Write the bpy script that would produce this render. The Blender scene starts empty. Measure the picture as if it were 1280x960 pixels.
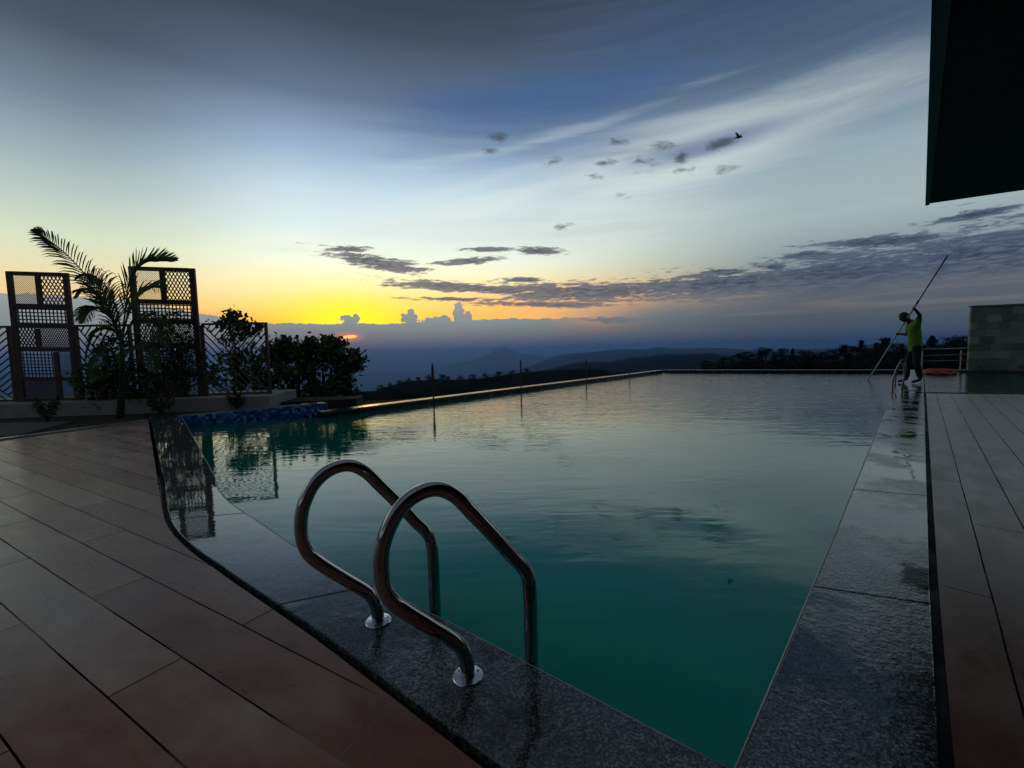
import bpy, bmesh, math, random
from mathutils import Vector, Matrix, noise
from mathutils.geometry import intersect_line_line_2d
random.seed(7)
R = math.radians
S = bpy.context.scene
C = S.collection

# ------------------------------------------------------------------ camera
F, CX, CY, H = 560.0, 640.0, 480.0, 1.05
PITCH, ROLL = math.atan(45 / 560), R(1.2)
cam_d = bpy.data.cameras.new('camera')
cam_d.sensor_fit = 'HORIZONTAL'; cam_d.sensor_width = 36; cam_d.lens = 36 * F / 1280
cam_d.clip_start = 0.05; cam_d.clip_end = 200000
cam = bpy.data.objects.new('camera', cam_d); C.objects.link(cam); S.camera = cam
MW = Matrix.Rotation(-PITCH, 4, 'X') @ Matrix.Rotation(math.pi / 2, 4, 'X') @ Matrix.Rotation(-ROLL, 4, 'Z')
cam.matrix_world = Matrix.Translation((0, 0, H)) @ MW
M3 = MW.to_3x3()
CAMP = Vector((0, 0, H))

def ray(x, y):
    return M3 @ Vector(((x - CX), -(y - CY), -F))
def at(x, y, z=0.0):            # photo pixel -> point on the level z
    d = ray(x, y); return CAMP + d * ((z - H) / d.z)
def atY(x, y, Y):               # photo pixel -> point at forward distance Y
    d = ray(x, y); return CAMP + d * (Y / d.y)
def azel(x, y):
    d = ray(x, y)
    return math.degrees(math.atan2(d.x, d.y)), math.degrees(math.atan2(d.z, math.hypot(d.x, d.y)))
def at_plane(x, y, p, dr):      # pixel -> point in the vertical plane through p along dr
    d = ray(x, y); n = Vector((-dr.y, dr.x, 0))
    return CAMP + d * ((p - CAMP).dot(n) / d.dot(n))

# ------------------------------------------------------------------ mesh helper
class MB:
    def __init__(s): s.v = []; s.f = []
    def add(s, vs, fs):
        n = len(s.v); s.v += [Vector(v) for v in vs]; s.f += [tuple(i + n for i in f) for f in fs]
    def box(s, c, sz, rz=0.0):
        c = Vector(c); hx, hy, hz = (a / 2 for a in sz); m = Matrix.Rotation(rz, 3, 'Z')
        vs = [c + m @ Vector((x * hx, y * hy, z * hz)) for z in (-1, 1) for y in (-1, 1) for x in (-1, 1)]
        s.add(vs, [(0, 2, 3, 1), (4, 5, 7, 6), (0, 1, 5, 4), (2, 6, 7, 3), (0, 4, 6, 2), (1, 3, 7, 5)])
    def bar(s, a, b, w, h, up=Vector((0, 0, 1))):   # box from a to b, w across, h along 'up'
        a = Vector(a); b = Vector(b); d = (b - a).normalized()
        x = d.cross(up).normalized(); u = x.cross(d).normalized()
        vs = [p + x * (i * w / 2) + u * (j * h / 2) for p in (a, b) for j in (-1, 1) for i in (-1, 1)]
        s.add(vs, [(0, 2, 3, 1), (4, 5, 7, 6), (0, 1, 5, 4), (2, 6, 7, 3), (0, 4, 6, 2), (1, 3, 7, 5)])
    def prism(s, poly, z0, z1):
        n = len(poly)
        vs = [(p[0], p[1], z0) for p in poly] + [(p[0], p[1], z1) for p in poly]
        fs = [tuple(range(n - 1, -1, -1)), tuple(range(n, 2 * n))] + [(i, (i + 1) % n, n + (i + 1) % n, n + i) for i in range(n)]
        s.add(vs, fs)
    def tube(s, pts, r, n=10, cap=True):
        pts = [Vector(p) for p in pts]; rs = r if isinstance(r, (list, tuple)) else [r] * len(pts)
        t0 = (pts[1] - pts[0]).normalized()
        x = t0.cross(Vector((0.3, 0.2, 1)) if abs(t0.z) < .95 else Vector((1, 0, 0))).normalized()
        vs = []
        for i, p in enumerate(pts):
            t = (pts[min(i + 1, len(pts) - 1)] - pts[max(i - 1, 0)]).normalized()
            x = (x - t * x.dot(t)).normalized(); y = t.cross(x)
            vs += [p + (x * math.cos(a) + y * math.sin(a)) * rs[i] for a in (2 * math.pi * k / n for k in range(n))]
        fs = [(i * n + k, i * n + (k + 1) % n, (i + 1) * n + (k + 1) % n, (i + 1) * n + k) for i in range(len(pts) - 1) for k in range(n)]
        if cap: fs += [tuple(range(n - 1, -1, -1)), tuple(range((len(pts) - 1) * n, len(pts) * n))]
        s.add(vs, fs)
    def lathe(s, prof, c, n=28):
        c = Vector(c); m = len(prof)
        vs = [c + Vector((r * math.cos(a), r * math.sin(a), z)) for r, z in prof for a in (2 * math.pi * k / n for k in range(n))]
        fs = [(i * n + k, i * n + (k + 1) % n, (i + 1) * n + (k + 1) % n, (i + 1) * n + k) for i in range(m - 1) for k in range(n)]
        fs += [tuple(range(n - 1, -1, -1)), tuple(range((m - 1) * n, m * n))]
        s.add(vs, fs)
    def build(s, name, mat, parent=None, origin=None, smooth=False, bevel=0):
        o0 = parent_pos(parent) if parent else Vector(origin or (0, 0, 0))
        me = bpy.data.meshes.new(name); me.from_pydata([v - o0 for v in s.v], [], s.f)
        me.materials.append(mat)
        if smooth:
            for p in me.polygons: p.use_smooth = True
        me.update()
        o = bpy.data.objects.new(name, me); C.objects.link(o)
        if parent: o.parent = parent
        else: o.location = o0
        if bevel:
            b = o.modifiers.new('bevel', 'BEVEL'); b.width = bevel; b.segments = 2; b.limit_method = 'ANGLE'; b.angle_limit = R(50)
        return o
def parent_pos(p):
    v = Vector((0, 0, 0))
    while p: v += p.location; p = p.parent
    return v
def tag(o, label=None, cat=None, group=None, kind=None):
    for k, v in (('label', label), ('category', cat), ('group', group), ('kind', kind)):
        if v: o[k] = v
    return o
def thing(name, loc, label, cat, group=None):
    o = bpy.data.objects.new(name, None); o.empty_display_size = .2; C.objects.link(o); o.location = loc
    return tag(o, label, cat, group)
def copy_tree(o, parent=None):
    c = o.copy(); C.objects.link(c)
    if parent: c.parent = parent
    for ch in [x for x in C.objects if x.parent == o]: copy_tree(ch, c)
    return c
def catmull(P, n=8):
    P = [Vector(p) for p in P]; out = []
    Q = [P[0] * 2 - P[1]] + P + [P[-1] * 2 - P[-2]]
    for i in range(1, len(Q) - 2):
        a, b, c, d = Q[i - 1:i + 3]
        for k in range(n):
            t = k / n
            out.append(.5 * ((2 * b) + (c - a) * t + (2 * a - 5 * b + 4 * c - d) * t * t + (3 * b - a - 3 * c + d) * t ** 3))
    out.append(P[-1]); return out

# ------------------------------------------------------------------ node helper
class NT:
    def __init__(s, tree): s.t = tree; s.n = tree.nodes; s.l = tree.links
    def node(s, typ, **kw):
        n = s.n.new(typ)
        for k, v in kw.items(): setattr(n, k, v)
        return n
    def put(s, sock, v):
        if isinstance(v, bpy.types.NodeSocket): s.l.new(v, sock)
        else: sock.default_value = v
    def m(s, op, a, b=0.0, c=0.0, clamp=False):
        n = s.node('ShaderNodeMath', operation=op, use_clamp=clamp)
        s.put(n.inputs[0], a); s.put(n.inputs[1], b)
        if len(n.inputs) > 2: s.put(n.inputs[2], c)
        return n.outputs[0]
    def mix(s, f, a, b, mode='MIX'):
        n = s.node('ShaderNodeMix', data_type='RGBA', blend_type=mode)
        s.put(n.inputs[0], f); s.put(n.inputs[6], a); s.put(n.inputs[7], b)
        return n.outputs[2]
    def ramp(s, f, stops, interp='LINEAR'):
        n = s.node('ShaderNodeValToRGB'); cr = n.color_ramp; cr.interpolation = interp
        while len(cr.elements) < len(stops): cr.elements.new(.5)
        for e, (p, c) in zip(cr.elements, stops):
            e.position = p; e.color = (*c, 1) if len(c) == 3 else c
        s.put(n.inputs[0], f); return n.outputs[0]
    def noise(s, vec, scale=5, detail=4, rough=.5, dist=0.0, out=0):
        n = s.node('ShaderNodeTexNoise')
        if vec is not None: s.put(n.inputs['Vector'], vec)
        s.put(n.inputs['Scale'], scale); s.put(n.inputs['Detail'], detail)
        s.put(n.inputs['Roughness'], rough); s.put(n.inputs['Distortion'], dist)
        return n.outputs[out]
    def mapping(s, vec, loc=(0, 0, 0), rot=(0, 0, 0), sc=(1, 1, 1), typ='POINT'):
        n = s.node('ShaderNodeMapping', vector_type=typ); s.put(n.inputs[0], vec)
        n.inputs['Location'].default_value = loc; n.inputs['Rotation'].default_value = rot; n.inputs['Scale'].default_value = sc
        return n.outputs[0]
    def smooth(s, x, lo, hi):
        n = s.node('ShaderNodeMapRange', interpolation_type='SMOOTHSTEP'); s.put(n.inputs[0], x)
        n.inputs[1].default_value = lo; n.inputs[2].default_value = hi
        return n.outputs[0]
def _sep(s, v):
    n = s.node('ShaderNodeSeparateXYZ'); s.put(n.inputs[0], v); return n.outputs
NT.sep = _sep
def srgb(r, g, b):
    f = lambda c: (c / 255) / 12.92 if c <= 10 else ((c / 255 + .055) / 1.055) ** 2.4
    return (f(r), f(g), f(b))
def material(name, base=(.5, .5, .5), rough=.5, metal=0.0, spec=.5):
    m = bpy.data.materials.new(name); m.use_nodes = True
    nt = NT(m.node_tree); b = m.node_tree.nodes['Principled BSDF']
    b.inputs['Base Color'].default_value = (*base, 1); b.inputs['Roughness'].default_value = rough
    b.inputs['Metallic'].default_value = metal; b.inputs['Specular IOR Level'].default_value = spec
    return m, nt, b
def noisy(name, c1, c2, scale=8, rough=(.5, .7), metal=0, bump=.0, bscale=40, spec=.5, detail=5, space='Object'):
    m, nt, b = material(name, c1, rough[0], metal, spec)
    tc = nt.node('ShaderNodeTexCoord').outputs[space]
    n = nt.noise(tc, scale, detail, .6)
    nt.put(b.inputs['Base Color'], nt.ramp(n, [(.3, c1), (.7, c2)]))
    nt.put(b.inputs['Roughness'], nt.ramp(n, [(.3, (rough[0],) * 3), (.7, (rough[1],) * 3)]))
    if bump:
        bn = nt.node('ShaderNodeBump'); bn.inputs['Strength'].default_value = bump; bn.inputs['Distance'].default_value = .01
        nt.put(bn.inputs['Height'], nt.noise(tc, bscale, 5, .6)); nt.put(b.inputs['Normal'], bn.outputs[0])
    return m

# ------------------------------------------------------------------ world: dusk sky with clouds
W = bpy.data.worlds.new('World'); S.world = W; W.use_nodes = True
wt = NT(W.node_tree); wt.n.clear()
out = wt.node('ShaderNodeOutputWorld'); bg = wt.node('ShaderNodeBackground'); wt.l.new(bg.outputs[0], out.inputs[0])
SUN_AZ, SUN_EL = -19.7, 1.7
gen = wt.node('ShaderNodeTexCoord').outputs['Generated']
sx = wt.node('ShaderNodeSeparateXYZ'); wt.put(sx.inputs[0], gen)
X_, Y_, Z_ = sx.outputs
AZ = wt.m('MULTIPLY', wt.m('ARCTAN2', X_, Y_), 57.29578)
EL = wt.m('MULTIPLY', wt.m('ARCSINE', wt.m('MAXIMUM', wt.m('MINIMUM', Z_, .9999), -.9999)), 57.29578)
cmb = wt.node('ShaderNodeCombineXYZ'); wt.put(cmb.inputs[0], AZ); wt.put(cmb.inputs[1], EL)
AE = cmb.outputs[0]
def elpos(e): return max(0, min(1, (e + 10) / 60))
ELP = wt.m('DIVIDE', wt.m('ADD', EL, 10.0), 60.0, clamp=True)
def skyramp(st): return wt.ramp(ELP, [(elpos(e), srgb(*c)) for e, c in st])
warm = skyramp([(-9, (22, 38, 66)), (-2, (34, 52, 88)), (.6, (62, 72, 96)), (2.2, (150, 100, 72)), (3.6, (255, 176, 60)), (5.2, (252, 204, 104)), (7.5, (244, 226, 164)),
                (10.5, (230, 234, 206)), (14, (206, 220, 218)), (18, (182, 203, 212)), (22, (142, 164, 188)), (27, (90, 107, 128)), (33, (56, 68, 82)), (39, (40, 47, 58)), (43, (58, 66, 80)), (50, (76, 87, 95))])
left = skyramp([(-9, (24, 36, 58)), (0, (52, 62, 82)), (3, (150, 110, 80)), (5, (222, 184, 128)), (7.5, (214, 202, 158)), (10.5, (196, 204, 178)), (14, (170, 186, 178)), (18, (138, 156, 164)),
                (22, (104, 120, 134)), (27, (66, 78, 92)), (33, (48, 55, 66)), (39, (38, 43, 52)), (43, (58, 66, 80)), (50, (76, 87, 95))])
cool = skyramp([(-9, (18, 32, 54)), (-1, (38, 52, 80)), (2, (64, 76, 92)), (4.5, (80, 90, 104)), (8, (112, 126, 134)), (13, (148, 165, 167)), (18, (136, 155, 163)), (22, (104, 126, 144)),
                (27, (70, 90, 112)), (33, (48, 66, 92)), (39, (36, 50, 74)), (43, (56, 66, 84)), (50, (76, 87, 95))])  # all three ramps brighten again overhead, out of view, to light the foreground
def gaus(x, c, w):
    d = wt.m('DIVIDE', wt.m('SUBTRACT', x, c), w)
    return wt.m('EXPONENT', wt.m('MULTIPLY', wt.m('MULTIPLY', d, d), -1.0))
tl = wt.smooth(AZ, -23, -43)
tr = wt.smooth(AZ, -8, 36)
sky = wt.mix(tl, warm, left); sky = wt.mix(tr, sky, cool)
# peach belt right of the sun and pale yellow glow above it
pe = wt.m('MULTIPLY', gaus(AZ, 7.0, 14.0), gaus(EL, 5.4, 2.2))
sky = wt.mix(wt.m('MULTIPLY', pe, .75), sky, (*srgb(232, 164, 104), 1))
gl = wt.m('MULTIPLY', gaus(AZ, -19.0, 8.0), gaus(EL, 3.8, 3.0))
sky = wt.mix(wt.m('MULTIPLY', gl, .62), sky, (*srgb(255, 230, 62), 1))
gl2 = wt.m('MULTIPLY', gaus(AZ, -19.7, 5.5), gaus(EL, 3.6, 2.6))
sky = wt.mix(wt.m('MULTIPLY', gl2, .9), sky, (1.0, .80, .02, 1))
# behind the camera: plain dark dusk
tb = wt.smooth(Y_, .35, -.3)
sky = wt.mix(tb, sky, skyramp([(-10, (16, 24, 36)), (5, (66, 68, 80)), (20, (80, 86, 98)), (50, (76, 87, 95))]))
# cirrus: streaks fanning up to the right
rot = wt.mapping(AE, rot=(0, 0, R(-24)), sc=(.022, .24, 1))
cir = wt.noise(rot, 1.0, 6, .58, .6)
fine = wt.noise(wt.mapping(AE, rot=(0, 0, R(-18)), sc=(.04, .62, 1)), 1.0, 6, .62, .5)
def ell(px, py, hw, hh, tilt=0.0):       # ellipse given on the photo, turned into azimuth / elevation degrees
    a0, e0 = azel(px, py); ct, st = math.cos(R(tilt)), math.sin(R(tilt))
    a1, e1 = azel(px + hw * ct, py - hw * st); a2, e2 = azel(px - hh * st, py - hh * ct)
    return (a0, e0), math.hypot(a1 - a0, e1 - e0), math.hypot(a2 - a0, e2 - e0), math.atan2(e1 - e0, a1 - a0)
def efield(E, s=1.0):
    (a, e), w, h, t = E
    mp = wt.mapping(AE, loc=(a, e, 0), rot=(0, 0, t), sc=(w, h, 1), typ='TEXTURE')
    ln = wt.node('ShaderNodeVectorMath', operation='LENGTH'); wt.put(ln.inputs[0], mp)
    return wt.m('MULTIPLY', wt.m('SUBTRACT', 1.0, ln.outputs['Value']), s)
def union(lst):
    f = None
    for E in lst:
        s = E[5] if len(E) > 5 else 1.0
        g = efield(ell(*E[:5]), s); f = g if f is None else wt.m('MAXIMUM', f, g)
    return f
band = wt.smooth(wt.m('ADD', union([(830, 215, 420, 62, 24), (640, 300, 300, 40, 10), (560, 270, 260, 20, 17)]), wt.m('MULTIPLY', wt.m('SUBTRACT', cir, .5), 1.6)), -.15, .9)
sky = wt.mix(wt.m('MULTIPLY', band, .58), sky, (*srgb(206, 214, 208), 1))
stk = union([(520, 252, 330, 13, 20), (690, 172, 300, 10, 21), (640, 240, 300, 9, 17), (890, 140, 300, 16, 19), (1010, 190, 240, 10, 14), (420, 300, 240, 9, 14), (860, 262, 260, 8, 9)])
stk = wt.smooth(wt.m('ADD', stk, wt.m('ADD', wt.m('MULTIPLY', wt.m('SUBTRACT', cir, .5), 1.6), wt.m('MULTIPLY', wt.m('SUBTRACT', fine, .5), 2.2))), .0, 1.1)
blue = wt.smooth(wt.m('ADD', union([(690, 130, 300, 75, 18), (880, 185, 180, 20, 18)]), wt.m('MULTIPLY', wt.m('SUBTRACT', cir, .5), 1.8)), -.1, .9)
sky = wt.mix(wt.m('MULTIPLY', blue, .68), sky, (*srgb(48, 82, 130), 1))
sky = wt.mix(wt.m('MULTIPLY', stk, .27), sky, wt.mix(tr, (*srgb(206, 216, 214), 1), (*srgb(158, 170, 174), 1)))
veil = wt.smooth(wt.m('MULTIPLY', wt.smooth(EL, 4, 14), wt.m('ADD', wt.m('MULTIPLY', cir, .6), wt.m('MULTIPLY', fine, .4))), .40, .68)
sky = wt.mix(wt.m('MULTIPLY', wt.m('MULTIPLY', wt.m('MULTIPLY', veil, .26), wt.m('SUBTRACT', 1.0, wt.m('MULTIPLY', wt.smooth(EL, 19, 29), .75))), wt.m('ADD', .2, wt.smooth(AZ, -14, 12))), sky, wt.mix(tr, (*srgb(140, 154, 164), 1), (*srgb(138, 147, 152), 1)))
dk = wt.smooth(wt.noise(wt.mapping(AE, loc=(9, 3, 0), rot=(0, 0, R(-20)), sc=(.03, .16, 1)), 1.0, 5, .55, .5), .5, .74)
sky = wt.mix(wt.m('MULTIPLY', wt.m('MULTIPLY', dk, wt.m('MULTIPLY', wt.smooth(EL, 10, 26), wt.smooth(AZ, -6, 14))), .5), sky, (*srgb(58, 68, 84), 1))
# dark cloud banks and shreds
cn = wt.noise(wt.mapping(AE, sc=(.11, 1.25, 1)), 1.0, 7, .62, .4)
cn2 = wt.noise(wt.mapping(AE, loc=(5, 7, 0), sc=(.7, 3.4, 1)), 1.0, 6, .65, .4)
cnn = wt.m('ADD', wt.m('MULTIPLY', wt.m('SUBTRACT', cn, .5), 2.4), wt.m('MULTIPLY', wt.m('SUBTRACT', cn2, .5), 2.5))
big = union([(600, 361, 125, 8, -3), (740, 366, 170, 15, 0), (900, 357, 190, 20, 3), (1050, 345, 200, 32, 7), (1230, 325, 260, 48, 6), (700, 381, 110, 4, 0), (470, 328, 72, 9, -10),
             (430, 312, 34, 4, 0), (590, 326, 46, 5, 6), (672, 314, 34, 5, 0), (612, 312, 40, 3, 0), (905, 340, 40, 6, 0), (966, 334, 26, 5, 0), (1110, 302, 120, 9, 5), (1220, 268, 90, 6, 10),
             (1010, 318, 40, 5, 5), (765, 400, 40, 4, 0), (570, 374, 60, 3, 0), (655, 350, 26, 4, 0)])
bigm = wt.smooth(wt.m('ADD', big, wt.m('MULTIPLY', cnn, .95)), -.12, .46)
light_c = wt.mix(tr, (*srgb(112, 110, 114), 1), (*srgb(76, 88, 106), 1))
dark_c = wt.mix(tr, (*srgb(68, 72, 86), 1), (*srgb(38, 50, 70), 1))
cc = wt.mix(wt.smooth(wt.m('ADD', cn2, wt.m('MULTIPLY', cn, .6)), .62, .95), dark_c, light_c)
sky = wt.mix(wt.m('MULTIPLY', bigm, .97), sky, cc)
pn = wt.noise(wt.mapping(AE, loc=(2, 1, 0), sc=(.5, 1.0, 1)), 1.0, 6, .62, .6)
small = union([(624, 172, 15, 12, 0, 1.2), (612, 188, 11, 7, 0), (771, 177, 20, 6, 0), (824, 184, 26, 8, 8), (901, 180, 28, 9, 20, 1.3), (851, 197, 16, 10, 20, 1.1), (800, 201, 20, 7, 0, .9), (824, 206, 22, 4, 0, .6),
               (757, 203, 17, 5, 8, .9), (742, 221, 14, 4, 0, .6), (694, 201, 20, 7, 0, .65), (704, 283, 15, 5, 8), (905, 211, 22, 6, 5, .55), (780, 246, 14, 4, 0, .5), (838, 214, 40, 6, 8, .6)])
smm = wt.smooth(wt.m('ADD', small, wt.m('MULTIPLY', wt.m('SUBTRACT', pn, .5), 3.2)), .0, 1.25)
sky = wt.mix(wt.m('MULTIPLY', smm, .9), sky, (*srgb(66, 74, 84), 1))
# cumulus bank along the horizon with a few towers
edge = wt.noise(wt.mapping(AE, sc=(.7, .7, 1)), 1.0, 6, .62)
bank_el = wt.m('ADD', wt.m('ADD', 3.35, wt.m('MULTIPLY', wt.smooth(AZ, -26, -44), 2.2)), wt.m('MULTIPLY', wt.smooth(AZ, -16, -6), .35))
bk = wt.m('ADD', wt.m('SUBTRACT', bank_el, EL), wt.m('MULTIPLY', wt.m('SUBTRACT', edge, .5), 1.0))
bankm = wt.m('MULTIPLY', wt.smooth(bk, 0.0, .14), wt.smooth(AZ, 24, 2))
bankm = wt.m('MAXIMUM', bankm, wt.m('MULTIPLY', wt.smooth(wt.m('SUBTRACT', 5.2, EL), -2.4, 1.8), wt.smooth(AZ, 0, 20)))
tow = union([(436, 403, 12, 9, 0), (445, 399, 5, 8, 0), (513, 398, 13, 8, 0), (514, 393, 5, 8, 0), (541, 402, 14, 6, 0), (556, 400, 8, 6, 0), (574, 396, 8, 14, 0), (573, 383, 5, 7, 0), (585, 398, 6, 10, 0), (641, 402, 15, 5, 0), (606, 403, 12, 4, 0)])
towm = wt.smooth(wt.m('ADD', tow, wt.m('MULTIPLY', wt.m('SUBTRACT', wt.noise(wt.mapping(AE, sc=(1.6, 1.6, 1)), 1.0, 5, .6), .5), 1.9)), 0.0, .18)
bankm = wt.m('MAXIMUM', wt.m('MAXIMUM', bankm, towm), wt.smooth(EL, 3.2, 1.0))
bc_l = skyramp([(-6, (24, 44, 88)), (-1, (30, 52, 98)), (0, (44, 64, 98)), (.8, (70, 84, 106)), (1.6, (94, 102, 112)), (2.4, (108, 116, 120)), (3.2, (118, 128, 132)), (6, (142, 146, 146))])
bc_r = skyramp([(-6, (18, 36, 70)), (-1.5, (30, 46, 76)), (0, (36, 54, 82)), (1.0, (54, 68, 88)), (2.4, (68, 78, 88)), (6, (88, 92, 100))])
bcol = wt.mix(tr, bc_l, bc_r)
bcol = wt.mix(wt.m('MULTIPLY', wt.m('MULTIPLY', wt.smooth(fine, .45, .7), wt.smooth(EL, 1.2, 3.0)), .3), bcol, (*srgb(134, 122, 118), 1))
sky = wt.mix(bankm, sky, bcol)
# the low red sun, its lower part flattened by the haze
sd = efield(ell(437, 421, 10.5, 2.3, 4)); sun_m = wt.smooth(sd, 0.0, .35)
sky = wt.mix(wt.m('MULTIPLY', wt.smooth(efield(ell(436, 421, 26, 9, 0)), 0, 1), .4), sky, (*srgb(255, 120, 70), 1))
sky = wt.mix(sun_m, sky, (2.2, .55, .12, 1))
nish = wt.node('ShaderNodeTexSky', sky_type='NISHITA', sun_disc=False)
nish.sun_elevation = R(SUN_EL); nish.sun_rotation = R(SUN_AZ); nish.altitude = 1200
sky = wt.mix(1.0, sky, wt.mix(.9992, nish.outputs[0], (0, 0, 0, 1)), 'ADD')
wt.put(bg.inputs[0], sky); bg.inputs[1].default_value = 1.0
W.cycles.sampling_method = 'MANUAL'; W.cycles.sample_map_resolution = 1024

sun_l = bpy.data.lights.new('sun', 'SUN'); sun_l.energy = .05; sun_l.angle = R(6); sun_l.color = (1, .55, .25)
sun_o = bpy.data.objects.new('sun', sun_l); C.objects.link(sun_o)
sdv = Vector((math.sin(R(SUN_AZ)) * math.cos(R(SUN_EL)), math.cos(R(SUN_AZ)) * math.cos(R(SUN_EL)), math.sin(R(SUN_EL))))
sun_o.rotation_euler = sdv.to_track_quat('Z', 'Y').to_euler(); sun_o.location = (0, 0, 30)

# ------------------------------------------------------------------ materials
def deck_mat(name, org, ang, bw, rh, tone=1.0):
    m, nt, b = material(name, (.1, .06, .05), .35)
    geo = nt.node('ShaderNodeNewGeometry').outputs['Position']
    v = nt.mapping(geo, loc=(org[0], org[1], 0), rot=(0, 0, ang), typ='TEXTURE')
    wob = nt.noise(v, 2.5, 3, .6, 0, out=1)
    vm = nt.node('ShaderNodeVectorMath', operation='MULTIPLY_ADD'); nt.put(vm.inputs[0], wob); vm.inputs[1].default_value = (.006, .006, 0); nt.put(vm.inputs[2], v)
    br = nt.node('ShaderNodeTexBrick'); nt.put(br.inputs['Vector'], vm.outputs[0])
    br.offset = .5; br.inputs['Scale'].default_value = 1; br.inputs['Brick Width'].default_value = bw; br.inputs['Row Height'].default_value = rh
    br.inputs['Mortar Size'].default_value = .0030; br.inputs['Mortar Smooth'].default_value = .1; br.inputs['Bias'].default_value = 0
    br.inputs['Color1'].default_value = (.25, .25, .25, 1); br.inputs['Color2'].default_value = (.75, .75, .75, 1); br.inputs['Mortar'].default_value = (0, 0, 0, 1)
    n1 = nt.noise(v, 1.1, 5, .6, .4); n2 = nt.noise(nt.mapping(v, sc=(1, 2.2, 1)), 3, 6, .62); n3 = nt.noise(v, 90, 3, .6)
    mixv = nt.m('ADD', nt.m('MULTIPLY', n1, .55), nt.m('ADD', nt.m('MULTIPLY', n2, .45), nt.m('MULTIPLY', nt.m('SUBTRACT', br.outputs['Color'], .5), .46)))
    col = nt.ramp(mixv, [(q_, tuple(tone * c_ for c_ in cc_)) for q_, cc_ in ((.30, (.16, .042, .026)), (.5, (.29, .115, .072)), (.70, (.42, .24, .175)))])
    gx, gy, _g = nt.sep(geo)        # grey sky sheen painted into the open deck's colour, terracotta left near the house
    sky_sheen = nt.smooth(nt.m('ADD', nt.m('ADD', gy, nt.m('MULTIPLY', gx, -.35)), nt.m('MULTIPLY', nt.m('SUBTRACT', n1, .5), 2.4)), 1.3, 2.7)
    col = nt.mix(nt.m('MULTIPLY', sky_sheen, .5), col, nt.ramp(mixv, [(.3, (tone * .17, tone * .145, tone * .125)), (.7, (tone * .36, tone * .32, tone * .285))]))
    col = nt.mix(nt.m('MULTIPLY', nt.m('SUBTRACT', n3, .5), .5, clamp=True), col, (.22, .2, .18, 1))
    fac = nt.m('MULTIPLY', br.outputs['Fac'], nt.ramp(nt.noise(v, 1.7, 3, .6), [(.34, (.7,) * 3), (.5, (1, 1, 1))]))
    joint = nt.mix(nt.smooth(nt.noise(v, .9, 2, .5), .56, .66), (.006, .005, .005, 1), (.30, .22, .18, 1))
    nt.put(b.inputs['Base Color'], nt.mix(fac, col, joint))
    rr = nt.m('ADD', .16, nt.m('MULTIPLY', n2, .28)); nt.put(b.inputs['Roughness'], nt.m('ADD', rr, nt.m('MULTIPLY', fac, .4)))
    nt.put(b.inputs['Specular IOR Level'], nt.m('MULTIPLY', nt.m('SUBTRACT', 1.0, fac), .38))
    bp = nt.node('ShaderNodeBump'); bp.inputs['Strength'].default_value = .3; bp.inputs['Distance'].default_value = .004
    hh = nt.m('ADD', nt.m('MULTIPLY', nt.noise(v, 3.5, 2, .5), .5), nt.m('SUBTRACT', nt.m('MULTIPLY', n3, .03), fac)); nt.put(bp.inputs['Height'], hh)
    nt.put(b.inputs['Normal'], bp.outputs[0]); return m
A0 = at(103, 678)
A0 = A0 + Vector((math.cos(R(-30)), math.sin(R(-30)), 0)) * .805
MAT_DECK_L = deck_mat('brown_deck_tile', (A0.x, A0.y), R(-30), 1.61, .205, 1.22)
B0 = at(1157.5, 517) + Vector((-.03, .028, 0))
MAT_DECK_R = deck_mat('brown_deck_tile_canopy_shade', (B0.x, B0.y), R(47.6), 2.0, .205, .5)  # same tile in a darker copy, canopy shade put into its colour

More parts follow.
